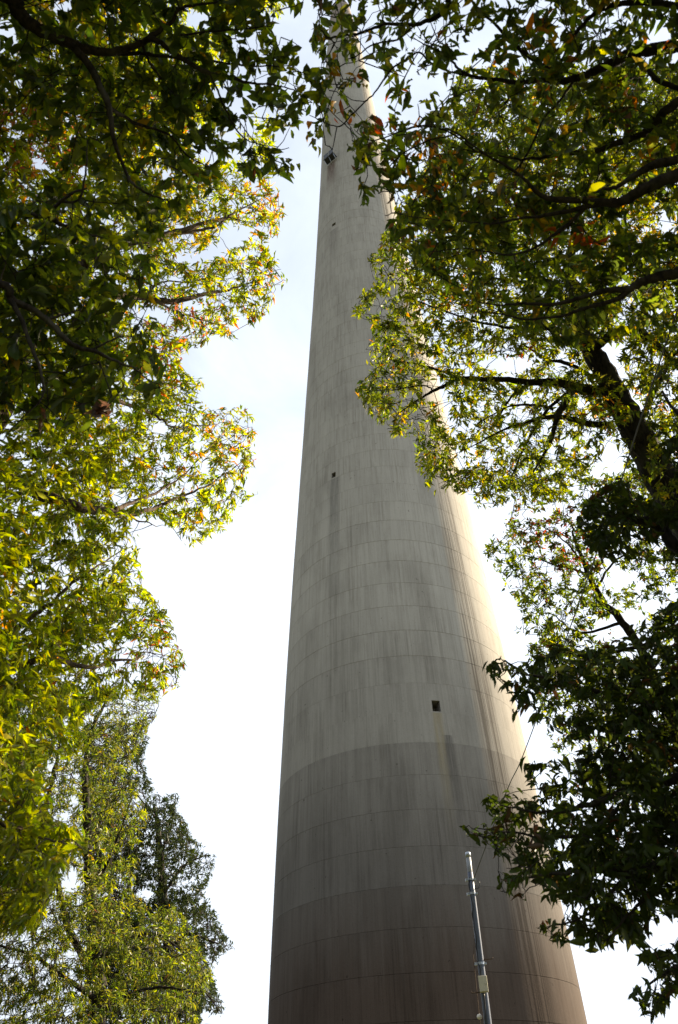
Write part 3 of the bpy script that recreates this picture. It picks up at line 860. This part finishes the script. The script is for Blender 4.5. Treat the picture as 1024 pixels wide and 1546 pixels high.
B_LIMBS = [
    [(128, 398, 10.8, .06), (165, 378, 10.8, .055), (200, 364, 10.7, .05), (230, 362, 10.6, .046), (253, 354, 10.5, .04), (286, 345, 10.4, .034), (314, 335, 10.3, .025), (340, 330, 10.3, .02), (352, 322, 10.3, .014), (395, 300, 10.3, .006)],
    [(253, 356, 10.5, .022), (290, 350, 10.6, .02), (325, 343, 10.7, .016), (345, 330, 10.7, .01), (385, 338, 10.7, .005)],
    [(104, 438, 10.5, .055), (152, 444, 10.3, .05), (216, 448, 10.0, .045), (238, 453, 9.9, .042), (263, 455, 9.9, .036), (289, 450, 9.8, .03), (314, 443, 9.8, .024), (342, 439, 9.8, .016), (365, 431, 9.8, .01), (405, 420, 9.8, .005)],
    [(225, 450, 10, .02), (246, 460, 9.9, .016), (271, 474, 9.8, .013), (286, 476, 9.8, .01), (309, 484, 9.8, .007), (345, 495, 9.8, .004)],
    [(225, 448, 10, .018), (235, 430, 10.1, .014), (255, 425, 10.2, .01), (300, 424, 10.3, .008), (350, 400, 10.3, .005)],
    [(-40, 685, 9.5, .08), (40, 735, 9.4, .066), (112, 763, 9.3, .055), (150, 770, 9.2, .045), (192, 777, 9.2, .035), (225, 770, 9.2, .026), (260, 755, 9.2, .018), (310, 735, 9.2, .012), (332, 721, 9.2, .008), (375, 690, 9.2, .004)],
    [(195, 777, 9.2, .012), (210, 787, 9.2, .010), (222, 788, 9.2, .008), (236, 795, 9.2, .005)],
    [(172, 772, 9.3, .028), (200, 758, 9.4, .024), (225, 750, 9.5, .02), (250, 735, 9.6, .014), (280, 715, 9.6, .009), (340, 650, 9.6, .004)],
    [(20, 548, 10, .05), (100, 590, 10, .035), (160, 600, 10, .028), (205, 615, 10, .022), (225, 622, 10, .019), (245, 635, 10, .015), (270, 645, 10, .01), (330, 640, 10, .006)],
    [(-140, 900, 8.7, .07), (-60, 960, 8.5, .055), (0, 1002, 8.3, .042), (44, 1000, 8.3, .034), (73, 991, 8.3, .03), (110, 1003, 8.4, .025), (146, 1008, 8.5, .021), (167, 997, 8.5, .018), (205, 995, 8.5, .012), (217, 985, 8.5, .008), (250, 990, 8.5, .004)],
    [(-120, 860, 8.8, .05), (-40, 980, 8.8, .036), (23, 950, 8.8, .028), (59, 923, 8.9, .023), (85, 903, 9, .02), (110, 880, 9, .016), (140, 860, 9, .012), (185, 830, 9, .006)],
    [(-150, 940, 8.5, .05), (-130, 1150, 7, .035), (-60, 1230, 6.4, .022), (0, 1240, 6.2, .014), (50, 1262, 6.1, .009), (100, 1275, 6.1, .004)],
    [(-60, 1230, 6.4, .012), (-10, 1300, 6.3, .010), (40, 1330, 6.2, .006), (80, 1330, 6.2, .004)],
    [(62, 480, 10.2, .05), (20, 420, 10.6, .04), (10, 350, 11, .032), (25, 260, 11.3, .024), (50, 200, 11.5, .015), (55, 140, 11.6, .008)],
]


def b_mid(x, y):
    """the crown turns its flank to the light: near at the left edge, farther towards the smokestack"""
    x = max(x, -80)
    if y > 1180: return 6.2
    k = min(1.0, max(0.0, (y - 480) / 200))
    return (8.7 + x * .0085) * (1 - k) + (7.3 + x * .0125) * k


def b_depth(x, y):
    m = b_mid(x, y); w = .5 if y > 1180 else .95 if y > 600 else 1.4
    return (m - w, m + w)


def fit_depth(p):
    x, y, d, r = p; k = min(1.0, max(0.0, (x + 20) / 150))
    return (x, y, d * (1 - k) + (b_mid(x, y) - .45) * k, r)


B_LIMBS = [[fit_depth(p) for p in lb] for lb in B_LIMBS]
grow("oak_tree", "tall sunlit yellow green tree with orange leaf tips filling the left side", B_TRUNK, B_LIMBS, B_POLY, B_HOLES, b_depth,
     7600, 20, (.09, .15), {'lime': 6.5, 'green': 3, 'olive': 1, 'yellow': .25, 'amber': .08}, bark_brown,
     spots=[(415, 310, 60, 'amber', .36), (410, 420, 50, 'amber', .26), (330, 500, 60, 'orange', .14), (235, 560, 50, 'orange', .16), (250, 480, 40, 'pink', .3), (370, 650, 60, 'amber', .26), (60, 230, 90, 'amber', .26), (40, 200, 70, 'pink', .15),
            (240, 985, 40, 'orange', .16), (260, 715, 40, 'amber', .26), (210, 190, 60, 'amber', .2), (120, 30, 80, 'yellow', .4), (300, 360, 60, 'yellow', .3), (270, 270, 60, 'yellow', .3)],
     shoot=.26, droop=.5, slim=.27, nj=.85, clump=(.9, -.34), seed=21, leafm=thin_leaf)

# ------------------------------------------------------------------ C, D: farther trees, lower left
C_POLY = [[(-150, 1000), (120, 1040), (230, 1035), (243, 1052), (232, 1090), (221, 1104), (210, 1130), (196, 1150), (205, 1166), (214, 1210), (226, 1236), (208, 1262), (212, 1282), (198, 1340), (225, 1372), (262, 1368), (285, 1395),
           (303, 1430), (324, 1470), (303, 1513), (296, 1548), (300, 1700), (-150, 1700)]]
C_HOLES = [(20, 1240, 14, 16), (100, 1230, 8, 14), (105, 1330, 16, 22), (112, 1210, 8, 10), (50, 1120, 14, 10), (210, 1345, 10, 10), (175, 1180, 10, 8), (80, 1290, 10, 12), (70, 1190, 9, 10)]
C_TRUNK = [(150, 1530, 16.8, .13), (143, 1420, 17, .115), (136, 1340, 17.1, .105), (133, 1281, 17.2, .09), (131, 1225, 17.3, .08), (129, 1172, 17.4, .065), (140, 1100, 17.6, .045), (165, 1050, 17.8, .02)]
C_LIMBS = [
    [(145, 1480, 16.9, .07), (100, 1390, 17.2, .06), (70, 1240, 17.4, .055), (76, 1193, 17.5, .05), (82, 1160, 17.6, .04), (90, 1120, 17.7, .025), (80, 1060, 17.8, .012)],
    [(76, 1193, 17.5, .04), (50, 1190, 17.5, .04), (25, 1150, 17.6, .035), (10, 1110, 17.7, .02)],
    [(136, 1345, 17.1, .04), (160, 1310, 17, .03), (180, 1260, 16.8, .02), (200, 1200, 16.8, .01)],
    [(146, 1450, 16.9, .045), (190, 1420, 16.6, .035), (235, 1410, 16.4, .025), (280, 1440, 16.2, .012)],
    [(133, 1281, 17.2, .03), (155, 1230, 17.3, .024), (185, 1150, 17.4, .014), (215, 1080, 17.4, .008)],
    [(148, 1510, 16.8, .05), (90, 1470, 16.2, .035), (40, 1440, 15.8, .025), (-20, 1420, 15.6, .012)],
    [(150, 1530, 16.8, .045), (200, 1500, 16.2, .03), (250, 1490, 15.9, .02), (300, 1500, 15.8, .01)],
]
grow("willow_oak_tree", "olive green tree with fine narrow leaves and two thin dark stems", C_TRUNK, C_LIMBS, C_POLY, C_HOLES, (14.2, 19.5),
     4700, 22, (.10, .15), {'olive': 4, 'lime': 2.6, 'green': 4.5, 'deep': 2, 'yellow': .1, 'brown': .1}, bark_dark, small=True, shoot=.34, droop=.45, slim=.2, nj=.85,
     clump=(.9, -.14), single=False, twr=.007, seed=31)

D_POLY = [[(120, 1090), (221, 1090), (222, 1124), (216, 1150), (230, 1190), (222, 1205), (230, 1202), (267, 1200), (272, 1230), (283, 1246), (288, 1267), (305, 1275), (325, 1296), (320, 1322), (306, 1345), (310, 1358),
           (325, 1382), (340, 1414), (354, 1431), (328, 1444), (318, 1465), (325, 1493), (343, 1533), (316, 1530), (303, 1518), (300, 1640), (130, 1640), (130, 1300)]]
D_HOLES = [(202, 1210, 13, 9), (218, 1282, 8, 5), (222, 1350, 14, 12), (250, 1420, 14, 10), (285, 1335, 9, 6), (232, 1300, 6, 5), (270, 1390, 8, 6), (300, 1400, 7, 6), (210, 1235, 8, 5)]
D_TRUNK = [(262, 1530, 24.5, .17), (255, 1440, 24.8, .15), (246, 1340, 25.1, .12), (240, 1260, 25.4, .08), (232, 1215, 25.6, .03)]
D_LIMBS = [[(255, 1430, 24.8, .06), (285, 1410, 24.6, .045), (330, 1425, 24.4, .02)], [(248, 1350, 25, .05), (275, 1310, 25, .035), (312, 1290, 25, .015)],
           [(243, 1290, 25.3, .045), (258, 1250, 25.3, .03), (262, 1215, 25.3, .014)], [(252, 1400, 24.9, .05), (200, 1360, 25, .035), (140, 1330, 25, .02)],
           [(260, 1500, 24.6, .05), (300, 1490, 24.4, .03), (335, 1530, 24.4, .012)], [(238, 1240, 25.4, .03), (200, 1190, 25.5, .018), (170, 1160, 25.6, .01)]]
grow("evergreen_oak_tree", "farther dark blue green tree in shade behind the olive green tree", D_TRUNK, D_LIMBS, D_POLY, D_HOLES, (23.5, 27.2),
     3600, 18, (.125, .18), {'blue': 6, 'deep': 3}, bark_dark, small=True, shoot=.45, droop=.15, slim=.30, clump=(.9, -.16), single=False, twr=.009, seed=41, leafm=shaded_leaf)

# ------------------------------------------------------------------ E: tree with the leaning trunk
E_POLY = [[(700, 100), (640, 250), (600, 300), (600, 335), (577, 355), (574, 376), (557, 384), (554, 398), (566, 412), (562, 436), (548, 441), (533, 461), (536, 476), (547, 487), (560, 488), (563, 515), (546, 529), (556, 545), (557, 560),
           (537, 589), (548, 612), (566, 630), (584, 648), (602, 661), (622, 655), (628, 684), (630, 720), (652, 741), (668, 735), (688, 741), (702, 746), (732, 766), (752, 762), (772, 750), (790, 752), (800, 770), (840, 765),
           (850, 748), (880, 722), (905, 692), (915, 655), (925, 660), (960, 730), (1000, 760), (1260, 820), (1260, 100)]]
E_HOLES = [(652, 590, 22, 22), (668, 612, 14, 14), (645, 645, 8, 10), (775, 552, 36, 16), (742, 548, 22, 12), (912, 540, 28, 30), (935, 562, 14, 18), (858, 668, 15, 10), (950, 600, 14, 18), (820, 620, 8, 8), (760, 600, 7, 6), (880, 610, 9, 12), (1008, 335, 16, 24),
           (700, 640, 7, 6), (985, 470, 20, 12), (930, 330, 12, 10), (790, 440, 8, 6), (720, 520, 10, 6), (850, 545, 18, 12), (955, 650, 14, 20), (968, 615, 12, 10), (690, 700, 6, 6), (735, 690, 6, 6), (610, 560, 6, 6)]
E_TRUNK = [(1130, 1000, 10.2, .27), (1090, 870, 10.5, .26), (1024, 762, 10.8, .225), (988, 708, 11, .205), (945, 625, 11.3, .175), (907, 555, 11.6, .145), (880, 500, 11.9, .12), (868, 440, 12.2, .10), (862, 390, 12.5, .07), (870, 330, 12.8, .04), (882, 270, 13, .02)]
E_LIMBS = [
    [(893, 530, 11.7, .08), (905, 518, 11.6, .07), (925, 505, 11.5, .062), (960, 498, 11.4, .055), (978, 510, 11.3, .045), (1000, 528, 11.2, .035), (1030, 560, 11.1, .02), (1080, 590, 11, .01)],
    [(897, 527, 11.7, .03), (908, 505, 11.7, .028), (915, 482, 11.8, .022), (925, 450, 11.9, .014)],
    [(878, 510, 11.9, .045), (860, 505, 11.9, .04), (830, 495, 11.8, .034), (795, 495, 11.8, .028), (760, 494, 11.8, .022), (700, 480, 11.8, .014), (620, 450, 11.8, .007)],
    [(905, 590, 11.6, .085), (890, 590, 11.5, .075), (862, 583, 11.4, .066), (840, 577, 11.3, .055), (800, 577, 11.2, .046), (760, 573, 11.1, .038), (725, 572, 11, .034), (692, 571, 11, .03), (676, 580, 11, .026), (655, 590, 10.9, .022), (634, 602, 10.9, .014), (600, 625, 10.9, .006)],
    [(692, 571, 11, .02), (670, 562, 11, .018), (640, 552, 11, .014), (618, 548, 11, .010), (570, 540, 11, .005)],
    [(655, 590, 10.9, .012), (640, 582, 10.9, .010), (600, 588, 10.9, .007), (560, 590, 10.9, .004)],
    [(895, 570, 11.6, .035), (870, 555, 11.6, .03), (848, 546, 11.5, .026), (828, 543, 11.5, .02), (790, 520, 11.5, .009)],
    [(865, 588, 11.4, .055), (852, 610, 11.2, .05), (840, 635, 11.1, .04), (835, 655, 11, .032), (825, 680, 10.9, .02), (800, 720, 10.8, .01)],
    [(925, 642, 11.4, .05), (890, 640, 11.3, .042), (855, 631, 11.2, .036), (820, 630, 11.1, .028), (790, 640, 11, .022), (758, 650, 10.9, .014), (700, 680, 10.9, .006)],
    [(835, 618, 11.1, .02), (815, 612, 11, .018), (790, 611, 11, .016), (762, 616, 11, .012), (720, 640, 11, .006)],
    [(862, 590, 11.4, .028), (830, 615, 11.3, .024), (805, 650, 11.2, .02), (785, 690, 11.1, .014), (770, 730, 11, .008)],
    [(806, 577, 11.2, .02), (780, 590, 11.2, .018), (765, 610, 11.2, .014), (740, 650, 11.2, .008)],
    [(868, 440, 12.2, .06), (845, 410, 12.4, .055), (820, 385, 12.6, .042), (806, 368, 12.7, .032), (780, 330, 12.9, .018), (750, 290, 13, .008)],
    [(866, 425, 12.3, .04), (850, 395, 12.6, .034), (838, 375, 12.8, .028), (815, 340, 13, .014)],
    [(866, 415, 12.3, .045), (880, 390, 12.6, .035), (888, 360, 12.8, .026), (905, 320, 13, .014), (940, 280, 13, .007)],
    [(868, 430, 12.2, .035), (820, 430, 12.3, .025), (750, 420, 12.4, .016), (660, 400, 12.4, .01), (590, 400, 12.4, .005)],
    [(960, 648, 11.2, .04), (985, 600, 11.2, .03), (1010, 550, 11.2, .02), (1040, 500, 11.2, .01)],
]
grow("leaning_oak_tree", "tree with a thick dark leaning trunk, its leafy limbs reaching across the smokestack", E_TRUNK, E_LIMBS, E_POLY, E_HOLES, (9.8, 14.2),
     5600, 18, (.09, .145), {'green': 4, 'lime': 4.5, 'olive': 2, 'deep': .6, 'yellow': .35, 'amber': .15}, bark_dark,
     spots=[(785, 545, 24, 'rust', .7), (960, 350, 80, 'yellow', .35), (690, 460, 30, 'amber', .25), (720, 690, 30, 'yellow', .2), (900, 620, 25, 'amber', .3)],
     shoot=.26, droop=.4, slim=.31, nj=.7, clump=(.9, -.34), bare=70, seed=51)

# ------------------------------------------------------------------ F: near tree, upper right
F_POLY = [[(482, -200), (474, 20), (470, 60), (480, 100), (470, 150), (462, 195), (470, 222), (492, 235), (516, 224), (545, 228), (534, 255), (533, 290), (550, 306), (565, 322), (576, 332), (590, 352), (612, 385), (640, 405), (680, 432), (740, 472), (790, 502),
           (860, 524), (900, 520), (940, 512), (1024, 500), (1280, 500), (1280, -260), (482, -260)]]
F_HOLES = [(722, 62, 18, 24), (640, 130, 32, 22), (625, 172, 30, 14), (565, 120, 16, 36), (602, 90, 10, 12), (580, 175, 14, 26), (880, 100, 22, 16), (990, 52, 22, 20), (985, 130, 20, 24), (840, 195, 8, 20), (545, 62, 10, 12), (700, 155, 12, 10), (690, 190, 10, 8), (535, 15, 12, 18),
           (560, 270, 26, 14), (516, 160, 26, 10), (508, 118, 10, 8), (548, 150, 14, 20), (1000, 215, 10, 12), (960, 235, 18, 14), (850, 155, 12, 10), (610, 270, 12, 8), (530, 110, 8, 10), (930, 15, 14, 10), (770, 200, 8, 6), (640, 30, 8, 8), (980, 330, 40, 30), (930, 480, 30, 14), (780, 430, 20, 16), (700, 410, 20, 12), (560, 208, 10, 8), (498, 175, 8, 10)]
F_TRUNK = [(1650, 900, 5.2, .20), (1560, 420, 6.0, .18), (1460, 240, 6.6, .15), (1380, 120, 7.0, .12), (1300, 0, 7.4, .08), (1230, -140, 8, .05)]
F_LIMBS = [
    [(1440, 210, 6.7, .08), (1200, 90, 6.8, .06), (1080, 72, 6.8, .050), (1024, 70, 6.8, .046), (985, 76, 6.8, .042), (952, 82, 6.8, .038), (920, 97, 6.8, .034), (892, 110, 6.8, .029), (860, 120, 6.8, .026), (832, 121, 6.8, .024), (805, 121, 6.8, .022), (782, 125, 6.8, .017), (745, 119, 6.8, .014), (712, 115, 6.8, .012), (692, 103, 6.8, .010), (677, 86, 6.8, .008), (645, 68, 6.8, .005)],
    [(1330, 40, 7.2, .06), (1000, -60, 7.2, .045), (800, -60, 7.1, .035), (690, -12, 7, .026), (675, 8, 7, .022), (662, 25, 7, .018), (627, 37, 7, .014), (580, 37, 7, .011), (545, 50, 7, .010), (520, 54, 7, .009), (497, 57, 7, .008), (484, 45, 7, .004)],
    [(1440, 215, 6.7, .07), (1180, 140, 6.5, .05), (1070, 132, 6.4, .038), (1024, 155, 6.4, .033), (1005, 168, 6.4, .031), (990, 182, 6.4, .029), (970, 202, 6.4, .026), (940, 214, 6.4, .023), (899, 227, 6.4, .019), (850, 233, 6.4, .014), (815, 238, 6.4, .011), (786, 240, 6.4, .009), (740, 232, 6.4, .006), (680, 222, 6.4, .004)],
    [(1500, 300, 6.4, .08), (1200, 250, 6.2, .06), (1080, 248, 6.1, .05), (1024, 265, 6.0, .043), (1000, 272, 6, .041), (968, 288, 6, .038), (942, 303, 6, .034), (915, 306, 6, .030), (880, 303, 6, .025), (832, 300, 6, .019), (810, 290, 6, .015), (792, 270, 6, .012), (760, 248, 6, .010), (727, 230, 6, .008), (695, 205, 6, .006), (662, 190, 6, .004), (620, 186, 6, .003)],
    [(920, 305, 6, .02), (880, 314, 6, .018), (852, 320, 6, .015), (815, 326, 6, .012), (782, 331, 6, .009), (745, 338, 6, .007), (712, 335, 6, .006), (660, 332, 6, .005), (612, 325, 6, .003)],
    [(890, 305, 6, .016), (868, 330, 6, .014), (840, 352, 6, .012), (815, 370, 6, .010), (792, 380, 6, .009), (760, 385, 6, .007), (702, 375, 6, .005), (650, 380, 6, .003)],
    [(1024, 240, 6.1, .03), (985, 250, 6.1, .028), (950, 270, 6.1, .02), (930, 283, 6.1, .016), (905, 285, 6.1, .008)],
    [(1520, 380, 6.2, .07), (1200, 390, 5.9, .05), (1070, 398, 5.8, .042), (1024, 412, 5.8, .038), (987, 420, 5.8, .034), (965, 428, 5.8, .03), (950, 437, 5.8, .026), (915, 438, 5.8, .02), (889, 446, 5.8, .016), (855, 455, 5.8, .014), (824, 461, 5.8, .012), (790, 458, 5.8, .010), (760, 461, 5.8, .007), (720, 455, 5.8, .004)],
    [(950, 437, 5.8, .02), (935, 451, 5.8, .018), (899, 461, 5.8, .014), (870, 470, 5.8, .012), (850, 477, 5.8, .010), (820, 480, 5.8, .009), (793, 482, 5.8, .008), (760, 475, 5.8, .006), (725, 470, 5.8, .003)],
    [(958, 84, 6.8, .018), (975, 100, 6.7, .018), (987, 116, 6.6, .018), (1005, 127, 6.6, .018), (1040, 138, 6.6, .018)],
    [(868, 119, 6.8, .012), (850, 146, 6.7, .010), (822, 178, 6.6, .009), (805, 215, 6.5, .008), (785, 250, 6.5, .007), (770, 262, 6.4, .005), (755, 285, 6.4, .003)],
    [(712, 115, 6.8, .008), (680, 108, 6.8, .007), (650, 95, 6.8, .007), (633, 79, 6.8, .007), (610, 92, 6.8, .007), (589, 107, 6.8, .0065), (566, 140, 6.7, .006), (552, 153, 6.7, .006), (530, 175, 6.7, .0055), (513, 191, 6.7, .005), (489, 185, 6.7, .003)],
    [(552, 153, 6.7, .004), (530, 150, 6.7, .003), (512, 134, 6.7, .002)],
    [(720, 230, 6.4, .007), (680, 200, 6.4, .006), (640, 190, 6.4, .006), (600, 200, 6.4, .005), (566, 212, 6.4, .0045), (545, 205, 6.4, .003), (535, 195, 6.4, .002)],
    [(680, 205, 6.4, .006), (640, 215, 6.4, .005), (605, 235, 6.3, .005), (585, 255, 6.3, .004), (572, 270, 6.3, .003)],
    [(850, 118, 6.9, .018), (800, 85, 7, .016), (770, 60, 7.1, .013), (740, 30, 7.1, .01), (710, 15, 7.1, .006)],
    [(1100, 20, 7.1, .03), (1000, 5, 7.1, .022), (940, 5, 7.1, .02), (900, 20, 7.1, .016), (870, 50, 7.1, .012), (845, 95, 7.1, .008)],
    [(627, 37, 7, .008), (600, 60, 7, .007), (565, 66, 7, .006), (540, 84, 7, .005), (520, 90, 7, .003)],
]
grow("spreading_chestnut_tree", "near tree with long dark boughs and large leaves crossing the smokestack top", F_TRUNK, F_LIMBS, F_POLY, F_HOLES,
     lambda x, y: (5.8, 7.1) if y > 260 else (6.2, 7.9), 1750, 11, (.10, .165), {'green': 5, 'deep': 3, 'lime': 1.6, 'olive': 1.2, 'yellow': .25, 'amber': .08, 'brown': .1}, bark_dark,
     spots=[(650, 225, 36, 'amber', .35), (640, 282, 30, 'amber', .35), (540, 140, 40, 'yellow', .5), (545, 150, 40, 'orange', .3), (868, 355, 26, 'orange', .6), (500, 225, 24, 'yellow', .4), (585, 160, 24, 'orange', .45), (790, 90, 50, 'amber', .15), (600, 370, 50, 'brown', .15), (580, 270, 40, 'brown', .25), (960, 160, 50, 'amber', .12)],
     shoot=.24, droop=.75, slim=.34, clump=(1.2, -.25), seed=61)

# ------------------------------------------------------------------ G: farther thin tree, right
G_POLY = [[(760, 700), (860, 700), (1240, 760), (1240, 1300), (900, 1200), (830, 1120), (800, 1030), (812, 1004), (789, 984), (794, 971), (779, 960), (781, 932), (781, 906), (760, 891), (764, 872), (745, 855), (728, 833), (742, 815), (772, 800), (764, 785), (778, 768)]]
G_HOLES = [(938, 875, 24, 20), (918, 945, 26, 14), (955, 930, 26, 16), (985, 915, 16, 16), (868, 880, 9, 14), (805, 965, 14, 10), (975, 960, 16, 14), (790, 1000, 14, 16), (840, 905, 10, 8), (960, 985, 18, 10), (1015, 890, 12, 12), (760, 780, 10, 8), (820, 775, 18, 10), (900, 715, 16, 10), (850, 700, 24, 10), (885, 860, 8, 6)]
G_TRUNK = [(1110, 1330, 14.2, .11), (1060, 1200, 14.4, .10), (1010, 1075, 14.6, .09), (971, 986, 14.8, .08), (940, 940, 14.9, .07), (904, 898, 15, .06), (884, 855, 15.1, .045), (868, 815, 15.2, .025), (862, 780, 15.3, .012)]
G_LIMBS = [[(890, 868, 15.1, .028), (868, 860, 15, .024), (835, 852, 15, .016), (800, 840, 15, .01), (755, 835, 15, .005)], [(940, 940, 14.9, .03), (885, 955, 14.8, .022), (858, 947, 14.7, .018), (835, 928, 14.7, .01), (800, 925, 14.7, .006)],
           [(971, 986, 14.8, .03), (1010, 930, 14.9, .022), (1040, 880, 15, .012)], [(900, 890, 15, .025), (925, 850, 15, .02), (960, 830, 15.1, .012), (1000, 800, 15.1, .006)], [(1005, 1065, 14.6, .03), (950, 1060, 14.5, .02), (890, 1050, 14.4, .012), (840, 1030, 14.4, .006)],
           [(884, 855, 15.1, .02), (850, 815, 15.1, .014), (810, 790, 15.1, .007)]]
grow("slender_oak_tree", "slender shaded tree with thin stem and rusty leaf patch below the thick trunk", G_TRUNK, G_LIMBS, G_POLY, G_HOLES, (13.6, 16),
     2300, 18, (.10, .15), {'green': 5, 'deep': 3, 'lime': 2, 'brown': .6}, bark_dark, spots=[(845, 825, 50, 'rust', .35), (800, 780, 40, 'brown', .4)], small=True, shoot=.3, droop=.2, slim=.36, clump=(.8, -.12), single=False, twr=.006, seed=71)

# ------------------------------------------------------------------ H: near dark tree, lower right
H_POLY = [[(734, 1006), (744, 998), (760, 994), (776, 1008), (800, 1000), (812, 980), (860, 960), (900, 985), (940, 960), (985, 930), (1024, 905), (1250, 880), (1250, 1400), (1040, 1385), (1024, 1382), (1003, 1380), (988, 1402), (963, 1426), (930, 1419), (909, 1440), (868, 1419), (834, 1422), (809, 1402), (840, 1388), (871, 1380), (909, 1364), (901, 1352), (868, 1365),
           (834, 1360), (784, 1356), (750, 1344), (750, 1313), (774, 1301), (750, 1288), (737, 1273), (704, 1264), (696, 1247), (746, 1243), (738, 1227), (724, 1208), (754, 1196), (800, 1188), (790, 1156), (826, 1146), (871, 1155), (890, 1142), (868, 1134), (840, 1106), (818, 1122), (809, 1085), (780, 1102), (774, 1066), (750, 1031)],
          [(963, 1444), (1001, 1435), (1024, 1421), (1200, 1420), (1200, 1520), (1024, 1494), (1000, 1525), (976, 1544), (967, 1518), (948, 1507), (972, 1485), (997, 1481)],
          [(1005, 545), (985, 585), (985, 640), (1005, 690), (1040, 760), (1000, 765), (960, 745), (935, 722), (890, 748), (872, 790), (895, 838), (935, 850), (960, 838), (1024, 850), (1240, 900), (1240, 520)]]
H_HOLES = [(835, 1080, 26, 10), (850, 1050, 18, 8), (880, 1125, 30, 14), (905, 1110, 12, 10), (860, 1205, 10, 10), (830, 1220, 10, 14), (845, 1275, 9, 12), (818, 1172, 18, 12), (850, 1170, 14, 9), (900, 1325, 18, 10), (960, 1370, 14, 8), (885, 1380, 12, 8), (985, 1400, 14, 8), (1010, 1160, 10, 8), (915, 1180, 8, 6), (1000, 1440, 8, 6), (858, 1300, 10, 10),
           (985, 1010, 14, 14), (940, 990, 20, 12), (1010, 970, 12, 14), (955, 640, 12, 14), (960, 820, 12, 9), (800, 1115, 14, 12), (975, 1500, 8, 8), (870, 1250, 8, 7)]
H_TRUNK = [(1560, 1400, 5.6, .19), (1480, 1150, 6.0, .18), (1400, 960, 6.6, .16), (1320, 850, 7.1, .13), (1230, 760, 7.6, .10), (1180, 640, 8.1, .06), (1150, 540, 8.6, .03)]
H_LIMBS = [
    [(1340, 870, 7, .09), (1120, 850, 7.4, .075), (1060, 840, 7.6, .065), (1017, 822, 7.7, .058), (1002, 800, 7.8, .052), (985, 790, 7.8, .046), (960, 784, 7.8, .04), (938, 782, 7.8, .03), (905, 775, 7.8, .014), (880, 770, 7.8, .006)],
    [(1420, 990, 6.4, .08), (1150, 1000, 7.2, .06), (1040, 1030, 7.4, .045), (980, 1050, 7.5, .034), (920, 1050, 7.5, .026), (860, 1035, 7.5, .018), (810, 1020, 7.5, .011), (765, 1012, 7.5, .005)],
    [(1460, 1080, 6.1, .08), (1180, 1140, 6.8, .06), (1040, 1170, 7, .045), (960, 1190, 7, .034), (900, 1210, 7, .025), (850, 1225, 7, .016), (800, 1225, 7, .010), (750, 1215, 7, .005)],
    [(960, 1190, 7, .02), (900, 1250, 6.9, .016), (840, 1265, 6.8, .012), (780, 1258, 6.8, .008), (720, 1250, 6.8, .004)],
    [(1470, 1120, 6.1, .07), (1180, 1240, 6.6, .05), (1040, 1290, 6.7, .036), (960, 1310, 6.7, .026), (890, 1315, 6.7, .018), (830, 1320, 6.7, .011), (770, 1330, 6.7, .005)],
    [(960, 1310, 6.7, .018), (920, 1350, 6.6, .014), (880, 1385, 6.5, .009), (825, 1400, 6.5, .004)],
    [(1500, 1200, 5.9, .06), (1200, 1360, 6.3, .04), (1090, 1420, 6.4, .025), (1030, 1455, 6.4, .014), (990, 1480, 6.4, .008), (970, 1510, 6.4, .004)],
    [(1040, 1290, 6.7, .02), (980, 1350, 6.6, .014), (940, 1390, 6.5, .008), (915, 1425, 6.5, .004)],
    [(1290, 820, 7.2, .05), (1120, 700, 7.8, .035), (1040, 640, 8, .022), (1000, 590, 8.1, .010)],
    [(1100, 850, 7.5, .04), (1040, 930, 7.6, .03), (980, 970, 7.7, .02), (900, 990, 7.7, .012), (850, 985, 7.7, .006)],
]
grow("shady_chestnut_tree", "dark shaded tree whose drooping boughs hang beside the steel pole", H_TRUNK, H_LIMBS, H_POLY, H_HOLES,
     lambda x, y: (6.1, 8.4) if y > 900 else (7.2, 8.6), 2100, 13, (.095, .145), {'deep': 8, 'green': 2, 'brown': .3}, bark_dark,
     spots=[(740, 1225, 40, 'green', .7), (770, 1290, 40, 'brown', .3), (720, 1250, 40, 'green', .7)], shoot=.24, droop=.35, slim=.36, clump=(1.2, -.14), seed=81, leafm=shaded_leaf)

finish_forest()

# ------------------------------------------------------------------ clump of dry leaves caught in the near branches
rng = np.random.default_rng(5)
c = W(156, 622, 5.3)
nest = thing("dry_leaf_clump", "hanging brown clump of curled dry leaves under the near dark branches", "leaf clump", tuple(c))
for k in range(11):
    v = LEAF_T.copy(); v[:, 1] *= .5; v[:, 2] = v[:, 2] * 2.4 + .25 * np.abs(v[:, 1])
    v *= .12 * rng.uniform(.7, 1.15)
    ax = norm(np.array([rng.normal(0, .4), rng.normal(0, .4), -1.0])); nmv = norm(np.cross(ax, rng.normal(0, 1, 3))); sd = np.cross(nmv, ax)
    q = rng.normal(0, .018, 3) + np.array([0, 0, .05]) + v[:, :1] * ax + v[:, 1:2] * sd + v[:, 2:] * nmv
    link("leaf", mesh_np("leaf", q, LEAF_F, leaf_mat, True, np.tile(np.array([.085, .05, .03]) * rng.uniform(.5, 1.8), (len(q), 1))), nest)
link("stalk", tmesh("stalk", [np.array([0, 0, .04]), np.array([.03, .0, .16]), W(150, 545, 5.4) - c], .005, bark_dark, 5), nest)
